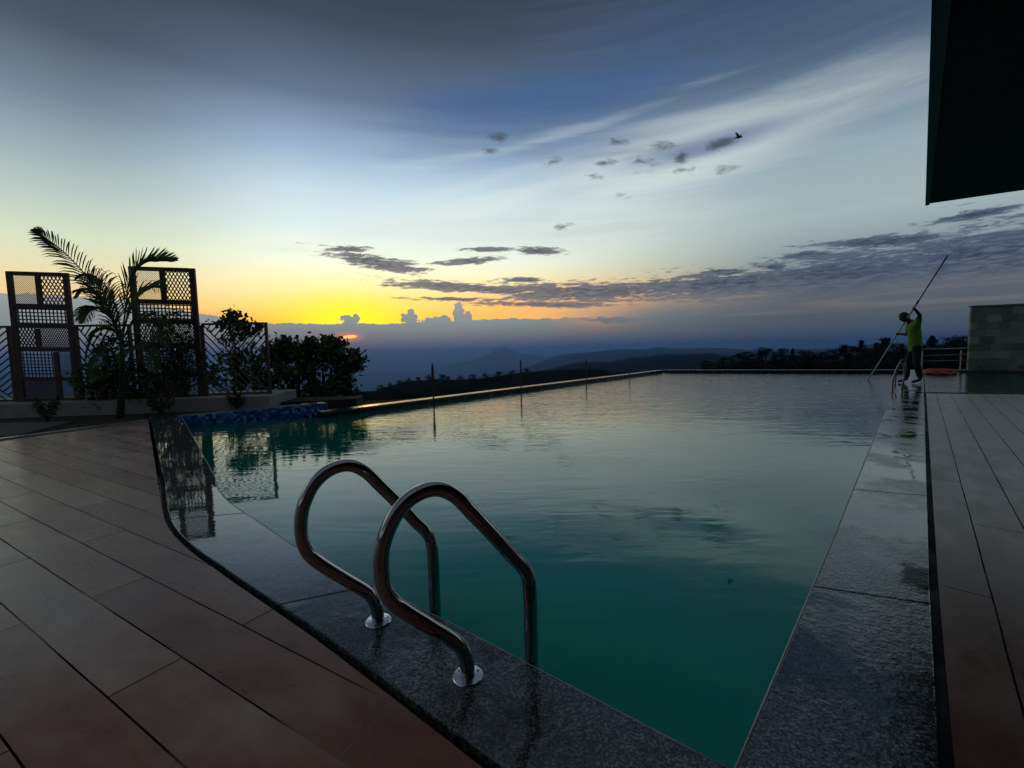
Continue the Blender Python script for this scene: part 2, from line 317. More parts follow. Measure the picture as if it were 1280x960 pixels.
def granite():
    m, nt, b = material('wet_grey_granite', (.08, .085, .09), .12)
    p = nt.node('ShaderNodeNewGeometry').outputs['Position']
    n1 = nt.noise(p, 110, 4, .75); n2 = nt.noise(p, 30, 4, .7); n3 = nt.noise(p, 1.6, 4, .6)
    col = nt.ramp(nt.m('ADD', nt.m('MULTIPLY', n1, .7), nt.m('MULTIPLY', n2, .3)), [(.40, (.010, .012, .012)), (.5, (.075, .085, .086)), (.60, (.40, .43, .42))])
    px_, py_, _z = nt.sep(p)
    lw = nt.m('MULTIPLY', nt.smooth(py_, 1.7, 2.6), nt.smooth(px_, 1.0, 0.0))
    wet = nt.smooth(nt.m('ADD', n3, nt.m('MULTIPLY', lw, .25)), .42, .58)
    col = nt.mix(nt.m('MULTIPLY', wet, .45), col, (.020, .028, .030, 1))
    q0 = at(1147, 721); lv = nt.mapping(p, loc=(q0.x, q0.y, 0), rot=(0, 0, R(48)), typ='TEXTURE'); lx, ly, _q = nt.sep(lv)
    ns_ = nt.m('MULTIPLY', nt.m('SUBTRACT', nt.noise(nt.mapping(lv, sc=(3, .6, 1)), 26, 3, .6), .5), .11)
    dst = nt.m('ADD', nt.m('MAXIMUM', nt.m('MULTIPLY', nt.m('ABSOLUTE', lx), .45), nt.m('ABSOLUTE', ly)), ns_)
    dpatch = nt.smooth(dst, .060, .048); col = nt.mix(nt.m('MULTIPLY', dpatch, .92), col, (.004, .004, .005, 1))  # dark oblong patch on the right coping
    nt.put(b.inputs['Base Color'], col)
    nt.put(b.inputs['Roughness'], nt.m('ADD', .02, nt.m('MULTIPLY', nt.m('SUBTRACT', 1.0, wet), .10)))
    bp = nt.node('ShaderNodeBump'); bp.inputs['Strength'].default_value = .6; bp.inputs['Distance'].default_value = .0042
    nt.put(bp.inputs['Height'], nt.m('ADD', nt.m('MULTIPLY', nt.noise(p, 48, 4, .6), nt.m('SUBTRACT', 1.03, wet)), nt.m('MULTIPLY', nt.noise(p, 9, 2, .5), .22)))
    nt.put(b.inputs['Normal'], bp.outputs[0]); nt.put(b.inputs['Specular IOR Level'], nt.m('MULTIPLY', nt.m('SUBTRACT', 1.0, nt.m('MULTIPLY', dpatch, .93)), 1.0))
    return m
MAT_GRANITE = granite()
def water_mat():
    m, nt, b = material('teal_pool_water', (.004, .16, .15), .015)
    p = nt.node('ShaderNodeNewGeometry').outputs['Position']
    lp = nt.noise(p, .35, 2, .5)
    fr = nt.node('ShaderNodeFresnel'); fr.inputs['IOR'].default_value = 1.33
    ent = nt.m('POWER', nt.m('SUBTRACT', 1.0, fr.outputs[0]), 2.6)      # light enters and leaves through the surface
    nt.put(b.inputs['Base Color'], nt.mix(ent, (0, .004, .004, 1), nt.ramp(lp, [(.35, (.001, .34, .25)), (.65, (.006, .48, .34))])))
    b.inputs['IOR'].default_value = 1.42
    v = nt.mapping(p, rot=(0, 0, R(8)), sc=(.55, 1.5, 1))
    w1 = nt.noise(v, 1.3, 3, .5, .6); w2 = nt.noise(v, 4.5, 3, .5, .8)
    calm = nt.smooth(nt.noise(p, .22, 2, .5), .40, .62)
    far = nt.smooth(nt.sep(p)[1], 4, 13)
    hgt = nt.m('ADD', nt.m('MULTIPLY', w1, .8), nt.m('MULTIPLY', nt.m('MULTIPLY', w2, .35), nt.m('ADD', .2, nt.m('ADD', calm, nt.m('MULTIPLY', far, 7.0)))))
    bp = nt.node('ShaderNodeBump'); bp.inputs['Strength'].default_value = 1; bp.inputs['Distance'].default_value = .005
    nt.put(bp.inputs['Height'], hgt); nt.put(b.inputs['Normal'], bp.outputs[0]); return m
MAT_WATER = water_mat()
MAT_DARKGAP = noisy('black_joint', (.004, .004, .004), (.01, .01, .01), rough=(.5, .8))
def mosaic():
    m, nt, b = material('blue_mosaic', (.02, .08, .3), .18)
    p = nt.node('ShaderNodeTexCoord').outputs['Object']
    c = []
    x, y, z = nt.sep(p)
    cm = nt.node('ShaderNodeCombineXYZ'); nt.put(cm.inputs[0], nt.m('ADD', nt.m('MULTIPLY', x, .985), nt.m('MULTIPLY', y, .17))); nt.put(cm.inputs[1], z); nt.put(cm.inputs[2], 0.0)
    q = cm.outputs[0]
    vs = nt.node('ShaderNodeVectorMath', operation='SCALE'); nt.put(vs.inputs[0], q); vs.inputs['Scale'].default_value = 1 / .045
    fl = nt.node('ShaderNodeVectorMath', operation='FLOOR'); nt.put(fl.inputs[0], vs.outputs[0])
    fr = nt.node('ShaderNodeVectorMath', operation='FRACTION'); nt.put(fr.inputs[0], vs.outputs[0])
    wn = nt.node('ShaderNodeTexWhiteNoise'); nt.put(wn.inputs['Vector'], fl.outputs[0])
    col = nt.ramp(wn.outputs['Value'], [(0, (.01, .045, .17)), (.35, (.02, .09, .33)), (.6, (.05, .17, .44)), (.85, (.17, .36, .54))], 'CONSTANT')
    fx, fy, _ = nt.sep(fr.outputs[0])
    g = nt.m('MAXIMUM', nt.m('LESS_THAN', fx, .08), nt.m('LESS_THAN', fy, .08))
    nt.put(b.inputs['Base Color'], nt.mix(g, col, (.12, .16, .2, 1))); return m
MAT_MOSAIC = mosaic()
MAT_STEEL, nt_, b_ = material('polished_steel', (.40, .40, .42), .09, 1.0)
tc_ = nt_.node('ShaderNodeTexCoord').outputs['Object']
nt_.put(b_.inputs['Roughness'], nt_.ramp(nt_.noise(tc_, 14, 4, .6), [(.35, (.035,) * 3), (.7, (.11,) * 3)]))
MAT_RAILING = noisy('weathered_steel', (.16, .16, .17), (.26, .26, .28), 10, (.3, .45), 1.0)
MAT_FLANGE = noisy('bright_steel', (.7, .7, .75), (.82, .82, .86), 300, (.22, .3), 1.0)
MAT_BROWN = noisy('brown_painted_metal', (.05, .022, .017), (.08, .036, .028), 6, (.4, .6))
MAT_MESHP = noisy('fine_perforated_sheet', (.05, .03, .025), (.07, .045, .035), 9, (.5, .6))
MAT_CONC = noisy('pale_rendered_wall', (.22, .21, .19), (.34, .32, .29), 3, (.7, .9), bump=.3)
MAT_SOIL = noisy('dark_soil', (.012, .010, .008), (.035, .027, .02), 12, (.8, .95), bump=.8, bscale=20)
MAT_PARAPET = noisy('dark_wet_stone', (.03, .032, .036), (.07, .072, .078), 10, (.06, .16), bump=.15, bscale=60, spec=.8)
MAT_INNER = noisy('dark_waterline_tile', (.008, .016, .024), (.015, .03, .045), 10, (.2, .3))
MAT_STRIP = noisy('polished_edge_strip', (.14, .13, .12), (.4, .38, .34), 18, (.08, .3), bump=.4, bscale=25)
MAT_ROOF = noisy('dark_soffit_paint', (.012, .014, .018), (.02, .022, .028), 1.2, (.6, .8))
MAT_FASCIA = noisy('grey_fascia_metal', (.12, .09, .12), (.16, .13, .16), 3, (.4, .6))
MAT_WALL = noisy('dark_plaster', (.05, .048, .045), (.075, .07, .066), 2, (.7, .9), bump=.2)
def stone():
    m, nt, b = material('green_grey_quartzite', (.1, .12, .09), .6)
    x, y, z = nt.sep(nt.node('ShaderNodeTexCoord').outputs['Object'])
    cm = nt.node('ShaderNodeCombineXYZ'); nt.put(cm.inputs[0], nt.m('ADD', x, nt.m('MULTIPLY', y, -.35))); nt.put(cm.inputs[1], z); nt.put(cm.inputs[2], 0.0)
    br = nt.node('ShaderNodeTexBrick'); nt.put(br.inputs['Vector'], cm.outputs[0]); br.offset = .37; br.offset_frequency = 2; br.squash = .7; br.squash_frequency = 3
    for k, v in (('Scale', 1), ('Brick Width', .42), ('Row Height', .25), ('Mortar Size', .003), ('Bias', 0)): br.inputs[k].default_value = v
    br.inputs['Color1'].default_value = (.05, .06, .045, 1); br.inputs['Color2'].default_value = (.42, .42, .34, 1); br.inputs['Mortar'].default_value = (.02, .02, .018, 1)
    n = nt.noise(nt.mapping(cm.outputs[0], sc=(1, 2, 1)), 7, 5, .6)
    nt.put(b.inputs['Base Color'], nt.mix(.5, br.outputs['Color'], nt.ramp(n, [(.3, (.05, .06, .05)), (.7, (.2, .2, .15))])))
    bp = nt.node('ShaderNodeBump'); bp.inputs['Strength'].default_value = .5; bp.inputs['Distance'].default_value = .02
    nt.put(bp.inputs['Height'], nt.m('ADD', n, br.outputs['Color'])); nt.put(b.inputs['Normal'], bp.outputs[0]); return m
MAT_STONE = stone()
def leaf_mat(name, c1, c2):
    m, nt, b = material(name, c1, .6, 0, .2)
    n = nt.noise(nt.node('ShaderNodeNewGeometry').outputs['Position'], 7, 3, .6)
    nt.put(b.inputs['Base Color'], nt.ramp(n, [(.3, c1), (.7, c2)])); return m
MAT_LEAF = leaf_mat('broad_leaf', (.05, .085, .028), (.10, .15, .05))
MAT_PALM = leaf_mat('palm_leaf', (.045, .08, .03), (.09, .14, .05))
MAT_BARK = noisy('bark', (.05, .035, .022), (.09, .065, .045), 25, (.8, .95), bump=.5)
MAT_NEEDLE = leaf_mat('far_foliage', (.008, .016, .008), (.02, .035, .014))

# ------------------------------------------------------------------ pool outline (level z=0)
def resample(P, n):
    L = [0.0]
    for a, b in zip(P, P[1:]): L.append(L[-1] + (b - a).length)
    o = []
    for k in range(n):
        t = L[-1] * k / (n - 1); i = max(j for j in range(len(P) - 1) if L[j] <= t + 1e-9)
        o.append(P[i].lerp(P[i + 1], min(1, (t - L[i]) / max(1e-9, L[i + 1] - L[i]))))
    return o
Lin = [at(*q) for q in [(228, 522), (240, 544), (255, 571), (268, 594), (273, 612), (284, 626), (300, 637), (331, 657), (370, 684), (440, 719), (553, 773), (700, 850), (905, 958)]]
Lout = [at(*q) for q in [(187, 521), (196, 562), (206, 604), (208.6, 631), (212, 647), (220, 662), (237, 679), (254, 692.6), (272, 704), (300, 724), (340, 750), (407, 795), (513, 873), (625, 957)]]
Rin = [at(*q) for q in [(1138.5, 462.6), (1124, 476), (1105, 517), (1040, 677), (920, 960)]]
Rout = [at(*q) for q in [(1153.2, 462.6), (1154.5, 476), (1156, 517), (1162, 730), (1175, 960)]]
def meet(a, b, c, d):
    r = b - a; s = d - c; t = ((c - a).x * s.y - (c - a).y * s.x) / (r.x * s.y - r.y * s.x); return a + r * t
PC = meet(Lin[-2], Lin[-1], Rin[-2], Rin[-1]); PO = meet(Lout[-2], Lout[-1], Rout[-2], Rout[-1])
Lin[-1] = PC; Rin[-1] = PC
# left band down to the corner, right band from the corner
lo_end = Lout[-1] + (PO - Lout[-1]) * .45
NL, NR = 61, 71
li, lo = resample(Lin, NL), resample(Lout + [lo_end], NL)
ri, ro = resample(Rin, NR), resample(Rout + [Rout[-1] + (PO - Rout[-1]) * .3], NR)
def slabs(mb, I, O, cuts, top=0.0, gap=.0016):
    for a, b in zip(cuts, cuts[1:]):
        ins = [p.copy() for p in I[a:b + 1]]; outs = [p.copy() for p in O[a:b + 1]]
        for arr in (ins, outs):
            d0 = (arr[1] - arr[0]).normalized() * gap; d1 = (arr[-1] - arr[-2]).normalized() * gap
            arr[0] += d0; arr[-1] -= d1
        mb.prism(ins + outs[::-1], top - .045, top)
mb = MB()
slabs(mb, li, lo, [0, 8, 16, 24, 32, 40, 50, 60])
slabs(mb, ri, ro, [0, 12, 24, 36, 48, 60, 66, 70])
mb.prism([PC, ro[-1], PO, lo[-1]], -.045, 0)
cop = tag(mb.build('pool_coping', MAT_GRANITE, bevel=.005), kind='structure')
MAT_EDGE_GLINT = noisy('pale_edge_glint', (.35, .35, .33), (.6, .6, .57), 30, (.4, .6))
mb = MB(); mb.tube([p + Vector((0, 0, -.002)) for p in li], .0032, 5); mb.tube([p + Vector((0, 0, -.002)) for p in ri], .0042, 5)  # pale strip painting the highlight along the coping's inner edge
tag(mb.build('coping_edge_glint', MAT_EDGE_GLINT, smooth=True), kind='structure')
# joint bed and side wall under the coping
def offset(P, d):
    o = []
    for i, p in enumerate(P):
        t = (P[min(i + 1, len(P) - 1)] - P[max(i - 1, 0)]).normalized(); o.append(p + Vector((-t.y, t.x, 0)) * d)
    return o
mb = MB()
lo_w, ro_w = offset(lo, -.028), offset(ro, .028)
li_w, ri_w = offset(li, -.02), offset(ri, .02)
if (lo_w[30] - li[30]).length < (lo[30] - li[30]).length: lo_w = offset(lo, .028)
if (ro_w[30] - ri[30]).length < (ro[30] - ri[30]).length: ro_w = offset(ro, -.028)
if (li_w[30] - lo[30]).length > (li[30] - lo[30]).length: li_w = offset(li, .02)
if (ri_w[30] - ro[30]).length > (ri[30] - ro[30]).length: ri_w = offset(ri, -.02)
POw = PO + Vector((0, -.06, 0))
mb.prism(li_w + lo_w[::-1], -1.2, -.047); mb.prism(ri_w + ro_w[::-1], -1.2, -.049)
mb.prism([PC + Vector((0, -.03, 0)), ro_w[-1], POw, lo_w[-1]], -1.2, -.051)
tag(mb.build('pool_kerb_base', MAT_DARKGAP), kind='structure')

# decks
far_l = [at(187, 526), at(0, 550.5)]
dl = (far_l[1] - far_l[0]).normalized()
poly = [p for p in lo_w if p.y < far_l[0].y - .02] + [POw, Vector((.1, -5, 0)), Vector((-14, -5, 0)), far_l[0] + dl * 8.5, far_l[0] + Vector((.05, 0, 0))]
mb = MB(); mb.prism(poly, -.12, -.004); tag(mb.build('pool_deck', MAT_DECK_L), kind='structure')
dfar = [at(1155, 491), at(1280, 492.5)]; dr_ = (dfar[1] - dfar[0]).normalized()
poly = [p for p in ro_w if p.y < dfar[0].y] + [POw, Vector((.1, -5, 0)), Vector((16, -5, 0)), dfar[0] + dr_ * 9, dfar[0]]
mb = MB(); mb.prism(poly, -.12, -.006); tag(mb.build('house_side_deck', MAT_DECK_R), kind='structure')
mb = MB(); a = dfar[0] + Vector((0, .0, 0)); nrm = Vector((-dr_.y, dr_.x, 0)); mb.bar(a + nrm * .05 + Vector((0, 0, -.02)), a + dr_ * 9 + nrm * .05 + Vector((0, 0, -.02)), .085, .05)
tag(mb.build('deck_edge_strip', MAT_DARKGAP), kind='structure')
# glinting edge strip behind the left deck
mb = MB(); nl = Vector((dl.y, -dl.x, 0))
if nl.y < 0: nl = -nl
mb.bar(far_l[0] + nl * .10 + Vector((0, 0, -.01)), far_l[0] + nl * .10 + dl * 8.5 + Vector((0, 0, -.01)), .11, .05)
tag(mb.build('deck_border_strip', MAT_STRIP), kind='structure')

# water
WZ = -.17
mb = MB()
e_l = at(405, 515, -.05); e_c = at(830, 462.5, -.05); e_r = at(1180, 462.5, -.05); e_rr = e_r + (e_r - e_c).normalized() * 14
wp = [li_w[0] + Vector((-.3, .4, 0)), *[p for p in li_w], *[p for p in ri_w[::-1]]]
# main pool polygon
main = [li_w[0]] + li_w[1:-1] + [PC + Vector((0, -.01, 0))] + ri_w[::-1][1:-1] + [ri_w[0], e_r + Vector((-.8, .15, 0)), e_c + Vector((0, .12, 0)), e_l + Vector((0, .15, 0)), at(225, 520.5) + Vector((0, .1, 0))]
mb.add([(p.x, p.y, WZ) for p in main], [tuple(range(len(main)))])
tag(mb.build('pool_water', MAT_WATER), kind='structure')
mb = MB(); wd = [ro_w[0], *[p for p in ro_w if p.y >= dfar[0].y - .3][1:], dfar[0], dfar[0] + dr_ * 9, e_rr, e_r]
mb.add([(p.x, p.y, WZ + .03) for p in wd], [tuple(range(len(wd)))])
tag(mb.build('wading_pool_water', MAT_WATER), kind='structure')
# infinity edge: low stone-topped weir
def weir(mb, mb2, a, b, w=.28):
    d = (b - a).normalized(); n = Vector((-d.y, d.x, 0)); n = n if n.y > 0 else -n
    q = [a, b, b + n * w, a + n * w]; mb.prism([(p.x, p.y) for p in q], -.085, -.05)
    q = [a + n * .02, b + n * .02, b + n * (w - .02), a + n * (w - .02)]; mb2.prism([(p.x, p.y) for p in q], -1.5, -.085)
mb, mb2 = MB(), MB(); weir(mb, mb2, e_l, e_c); weir(mb, mb2, e_c + Vector((0.01, 0, 0)), e_rr)
tag(mb.build('pool_edge_capping', MAT_PARAPET), kind='structure'); tag(mb2.build('pool_edge_wall', MAT_INNER), kind='structure')
# mosaic kerb at the left end
k0, k1 = at(222, 521, .0), at(410, 503.5, .0)
kd = (k1 - k0).normalized(); kn = Vector((-kd.y, kd.x, 0)); kn = kn if kn.y > 0 else -kn
mb = MB(); q = [k0, k1, k1 + kn * .34, k0 + kn * .34]; mb.prism([(p.x, p.y) for p in q], -1.2, .0)
tag(mb.build('mosaic_pool_kerb', MAT_MOSAIC, bevel=.006), kind='structure')

# ------------------------------------------------------------------ terrain
def lerp_tab(tab, x):
    if x <= tab[0][0]: return tab[0][1]
    for (a, b), (c, d) in zip(tab, tab[1:]):
        if x <= c:
            t = (x - a) / (c - a); t = t * t * (3 - 2 * t) * .5 + t * .5; return b + (d - b) * t
    return tab[-1][1]
def ridge(px, Rr):
    t = [azel(*q) for q in px]; return Rr, sorted(t)
near_l = ridge([(380, 530), (448, 502), (480, 483), (516, 474), (543, 472), (565, 474), (600, 471), (640, 466), (690, 461), (740, 461), (800, 466), (1000, 470), (1300, 470)], 330)
mid = ridge([(380, 520), (600, 480), (678, 462), (700, 458), (719, 454), (762, 452), (800, 447.5), (825, 444), (887, 441), (912, 444), (960, 452), (1280, 455)], 1300)
r2 = ridge([(300, 500), (500, 492), (640, 463), (700, 444), (740, 440), (778, 437), (805, 437), (825, 433.5), (840, 435), (900, 435), (937, 438), (1000, 437), (1060, 433), (1100, 430), (1280, 430)], 5500)
r3 = ridge([(-100, 470), (60, 462), (300, 470), (520, 468), (570, 454), (597, 449), (613, 442.5), (622, 435.5), (632, 434), (640, 437), (650, 442), (680, 444), (720, 441), (800, 441), (1280, 438)], 13000)
tree_r = ridge([(700, 480), (850, 470), (905, 454), (960, 449), (1100, 446), (1300, 441)], 120)
lake = ridge([(0, 520), (440, 497), (640, 470), (1280, 450)], 2500)
BASE = [(0, -1.6), (26, -1.7), (34, -3.2), (60, -9), (120, -22), (330, -75), (1300, -300), (2500, -480), (5500, -720), (13000, -900), (46000, -900), (60000, -900)]
def terr(az, r):
    x, y = r * math.sin(R(az)), r * math.cos(R(az))
    h = lerp_tab(BASE, r)
    for (Rr, tab), w in ((near_l, .16), (mid, .22), (r2, .22), (r3, .20), (tree_r, .14)):
        e = lerp_tab(tab, max(-60, min(60, az))); top = H + Rr * math.tan(R(e)); k = math.exp(-(math.log(r / Rr) / w) ** 2)
        fade = 1 - max(0, min(1, (abs(az) - 62) / 25))
        b = lerp_tab(BASE, Rr); h += max(0, top - b) * k * fade
    if r > 60:
        s = r / 9.0
        h += noise.fractal(Vector((x / s * 1.0, y / s, r * .0001)), 1.0, 2.0, 5) * r * .0035
    return h
azs = [-180 + i * 6 for i in range(20)] + [-60 + i * .3 for i in range(401)] + [66 + i * 6 for i in range(19)]
rs = [2.0, 10, 20, 26, 30, 34]
while rs[-1] < 58000: rs.append(rs[-1] * 1.055)
mb = MB(); n = len(azs)
vs = [(r * math.sin(R(a)), r * math.cos(R(a)), terr(a, r)) for r in rs for a in azs]
fs = [(i * n + k, i * n + (k + 1) % n, (i + 1) * n + (k + 1) % n, (i + 1) * n + k) for i in range(len(rs) - 1) for k in range(n)]
vs.append((0, 0, -1.6)); fs += [(k, len(vs) - 1, (k + 1) % n) for k in range(n)]
mb.add(vs, fs)
MAT_TERR = noisy('wooded_hill_ground', (.004, .008, .006), (.012, .017, .010), .02, (.95, 1.0), detail=9, spec=.02)
tag(mb.build('terrain', MAT_TERR, smooth=True), kind='structure')

# haze
mb = MB(); mb.box((0, 0, (-960 + 12) / 2), (124000, 124000, 972))
mh = bpy.data.materials.new('evening_haze'); mh.use_nodes = True; nh = NT(mh.node_tree); nh.n.clear()
oh = nh.node('ShaderNodeOutputMaterial'); pv = nh.node('ShaderNodeVolumePrincipled'); nh.l.new(pv.outputs[0], oh.inputs['Volume'])
pv.inputs['Color'].default_value = (.22, .44, .92, 1); pv.inputs['Density'].default_value = 1.2e-4; pv.inputs['Anisotropy'].default_value = .6
tag(mb.build('haze', mh), kind='stuff')

# ------------------------------------------------------------------ steel grab rails
fl1 = at(585, 846); leg1 = at(668, 822)
dr1 = (leg1 - fl1); dr1.z = 0; dr1.normalize()
rail_px = [(585, 846), (583.5, 828), (580, 816), (570, 803), (540, 785), (505, 763), (488, 748), (479, 728), (476.5, 700), (481, 673), (496, 641), (519, 619), (546, 611), (569, 620), (590, 641), (615, 667), (640, 695), (655, 711), (661, 727), (663, 760), (663.5, 830)]
prof = []
for q in rail_px:
    p = at_plane(*q, fl1, dr1); prof.append(((p - fl1).dot(dr1), p.z))
prof[0] = (0, 0.0); prof[-1] = (prof[-2][0] + .0, -.35)
prof.insert(-1, (prof[-2][0], -.0))
def grab_rail(foot, dr, prof, rad, label, group, name='grab_rail'):
    t = thing(name, foot, label, 'grab rail', group)
    pts = catmull([foot + dr * s + Vector((0, 0, z)) for s, z in prof], 7)
    mb = MB(); mb.tube(pts, rad, 20); mb.build('tube', MAT_STEEL if name == 'grab_rail' else MAT_RAILING, t, smooth=True)
    mb = MB(); mb.lathe([(rad * 2.1, .0), (rad * 2.1, .004), (rad * 2.0, .007), (rad * 1.08, .0095), (rad * .9, .0095)], foot, 48)
    mb.build('flange', MAT_FLANGE, t)
    if name == 'grab_rail':
        for k in range(3):
            a = 2.1 * k + .5; c = foot + Vector((math.cos(a), math.sin(a), 0)) * rad * 1.55
            mb = MB(); mb.lathe([(.0038, .0085), (.0036, .0105), (.001, .0112)], c, 10); mb.build('screw', MAT_STEEL, t)
    return t
grab_rail(fl1, dr1, prof, .0235, 'nearer steel grab rail on the granite coping, with the dull flange', 'grab rails of the near pool ladder')
fl2 = at(473, 777)
grab_rail(fl2, dr1, prof, .0235, 'steel grab rail on the granite coping with the bright white flange, further from the camera', 'grab rails of the near pool ladder')

# ------------------------------------------------------------------ planter wall, soil bed
g0 = at(-260, 532, -.05); g1 = at(338, 511, -.05)
wd = (g1 - g0).normalized(); wn = Vector((-wd.y, wd.x, 0)); wn = wn if wn.y > 0 else -wn
WT = .21
mb = MB(); q = [g0, g1, g1 + wn * 1.5, g0 + wn * 1.5]; mb.prism([(p.x, p.y) for p in q], -.4, WT)
tag(mb.build('planter_wall', MAT_CONC, bevel=.012, origin=(g1.x, g1.y, -.05)), 'low pale rendered wall under the brown screens and fence', 'wall')
mb = MB(); q = [g1 + wd * .02 + wn * .5, g1 + wd * 1.5 + wn * .7, g1 + wd * 1.5 + wn * 1.4, g1 + wd * .02 + wn * 1.5]
mb.prism([(p.x, p.y) for p in q], -.4, .02)
tag(mb.build('earth_bank', MAT_SOIL), kind='structure')
mb = MB()
q = [far_l[0] + nl * .15 + Vector((.2, 0, 0)), k0 + kn * .2 + Vector((.1, 0, 0)), k1 + kn * .3, g1 + wd * 1.4 + wn * 1.9, g0 + wn * 1.6, far_l[0] + dl * 8.5 + nl * .15]
mb.prism([(p.x, p.y) for p in q], -.5, -.055)
tag(mb.build('planting_soil', MAT_SOIL), kind='structure')
mb = MB(); q = [at(-200, 552, -.04), at(20, 545, -.04), at(92, 527, -.04), at(-200, 534, -.04)]
mb.prism([(p.x, p.y) for p in q], -.12, -.03); tag(mb.build('concrete_path', noisy('worn_grey_concrete', (.06, .058, .052), (.11, .105, .095), 3, (.8, .95), bump=.3)), kind='structure')

# ------------------------------------------------------------------ decorative screens and fence
def quadpt(c, u, v):            # u across, v down; c = TL,TR,BR,BL
    return (c[0].lerp(c[1], u)).lerp(c[3].lerp(c[2], u), v)
def clip_line(p, d, w, h):      # clip p+t*d to the rectangle 0..w, 0..h
    t0, t1 = -1e9, 1e9
    for a, da, L in ((p[0], d[0], w), (p[1], d[1], h)):
        if abs(da) < 1e-9:
            if a < 0 or a > L: return None
            continue
        ta, tb = sorted(((0 - a) / da, (L - a) / da)); t0, t1 = max(t0, ta), min(t1, tb)
    return None if t1 - t0 < 1e-3 else (t0, t1)
def lattice(mb, o, ex, ez, w, h, angs, pitch, bw, th=.006):
    nrm = ex.cross(ez)
    for ang in angs:
        d = (math.cos(ang), math.sin(ang)); nn = (-d[1], d[0]); Rg = abs(nn[0]) * w + abs(nn[1]) * h; k = -int(Rg / pitch) - 2
        while k * pitch < Rg + pitch:
            p = (w / 2 + nn[0] * k * pitch, h / 2 + nn[1] * k * pitch); c = clip_line(p, d, w, h); k += 1
            if c:
                a, b = [o + ex * (p[0] + d[0] * t) + ez * (p[1] + d[1] * t) for t in c]
                mb.bar(a, b, th if ang != angs[0] else th * .8, bw, up=(ex * nn[0] + ez * nn[1]))
def screen(bl, br, z0, top, label):
    ex = (br - bl); w = ex.length; ex.normalize(); ez = Vector((0, 0, 1)); hgt = top - z0; n = ex.cross(ez)
    t = thing('decorative_screen', (*((bl + br) / 2).xy, z0), label, 'screen', 'brown metal screens on the planter wall')
    P = lambda u, v: Vector((bl.x, bl.y, z0)) + ex * (u * w) + ez * ((1 - v) * hgt)
    mb = MB()
    def rail(u0, v0, u1, v1, wd_): # bar centre line
        a, b = P(u0, v0), P(u1, v1)
        if abs(u0 - u1) < 1e-6: mb.bar(a, b, .05, wd_, up=ex)
        else: mb.bar(a, b, .046, wd_, up=ez)
    fw = .085 * w
    rail(.045, 0, .045, 1, fw); rail(.955, 0, .955, 1, fw)
    for v, ww in ((.014, .03), (.26, .035), (.41, .035), (.59, .035), (.82, .03), (.985, .03)): rail(.09, v, .91, v, ww * hgt)
    for u, v0, v1 in ((.495, .03, .243), (.40, .43, .572), (.665, .61, .97)): rail(u, v0, u, v1, .07 * w)
    mb.build('frame', MAT_BROWN, t)
    def cell(name, u0, v0, u1, v1, angs, pitch, bw):
        m_ = MB(); lattice(m_, P(u0, v1), ex, ez, (u1 - u0) * w, (v1 - v0) * hgt, angs, pitch, bw); m_.build(name, MAT_BROWN, t)
    D = (R(60), R(-60)); Q = (0, R(90))
    cell('fine_mesh_panel', .09, .029, .46, .243, (R(45), R(-45)), .024, .0035)
    cell('diamond_panel', .53, .029, .91, .243, D, .058, .02)
    cell('square_hole_panel', .09, .278, .91, .393, Q, .067, .022)
    cell('diamond_panel', .09, .428, .365, .572, D, .052, .02)
    cell('fine_mesh_panel', .435, .428, .91, .572, D, .036, .014)
    cell('square_hole_panel', .09, .608, .63, .805, Q, .062, .019)
    cell('fine_mesh_panel', .70, .608, .91, .97, (R(45), R(-45)), .024, .006)
    cell('fine_mesh_panel', .09, .835, .63, .97, (R(45), R(-45)), .026, .015)
    return t
def lineat(px, py, off=0.0):    # pixel -> point in the vertical plane of the fence line
    return at_plane(px, py, FP + wn * off, wd)
FP = g1 + wn * .42 + Vector((0, 0, WT))
s1a, s1b = lineat(25, 498, .0), lineat(101, 498, .0)
top1 = lineat(45, 339, .0).z; top2 = lineat(203, 333, .0).z
screen(s1a, s1b, WT, top1, 'brown metal screen of lattice panels standing clear on the left, no plants covering it')
s2a, s2b = lineat(175, 497, .0), lineat(256, 497, .0)
screen(s2a, s2b, WT, top2, 'brown metal screen of lattice panels with shrubs and palm leaves over it')
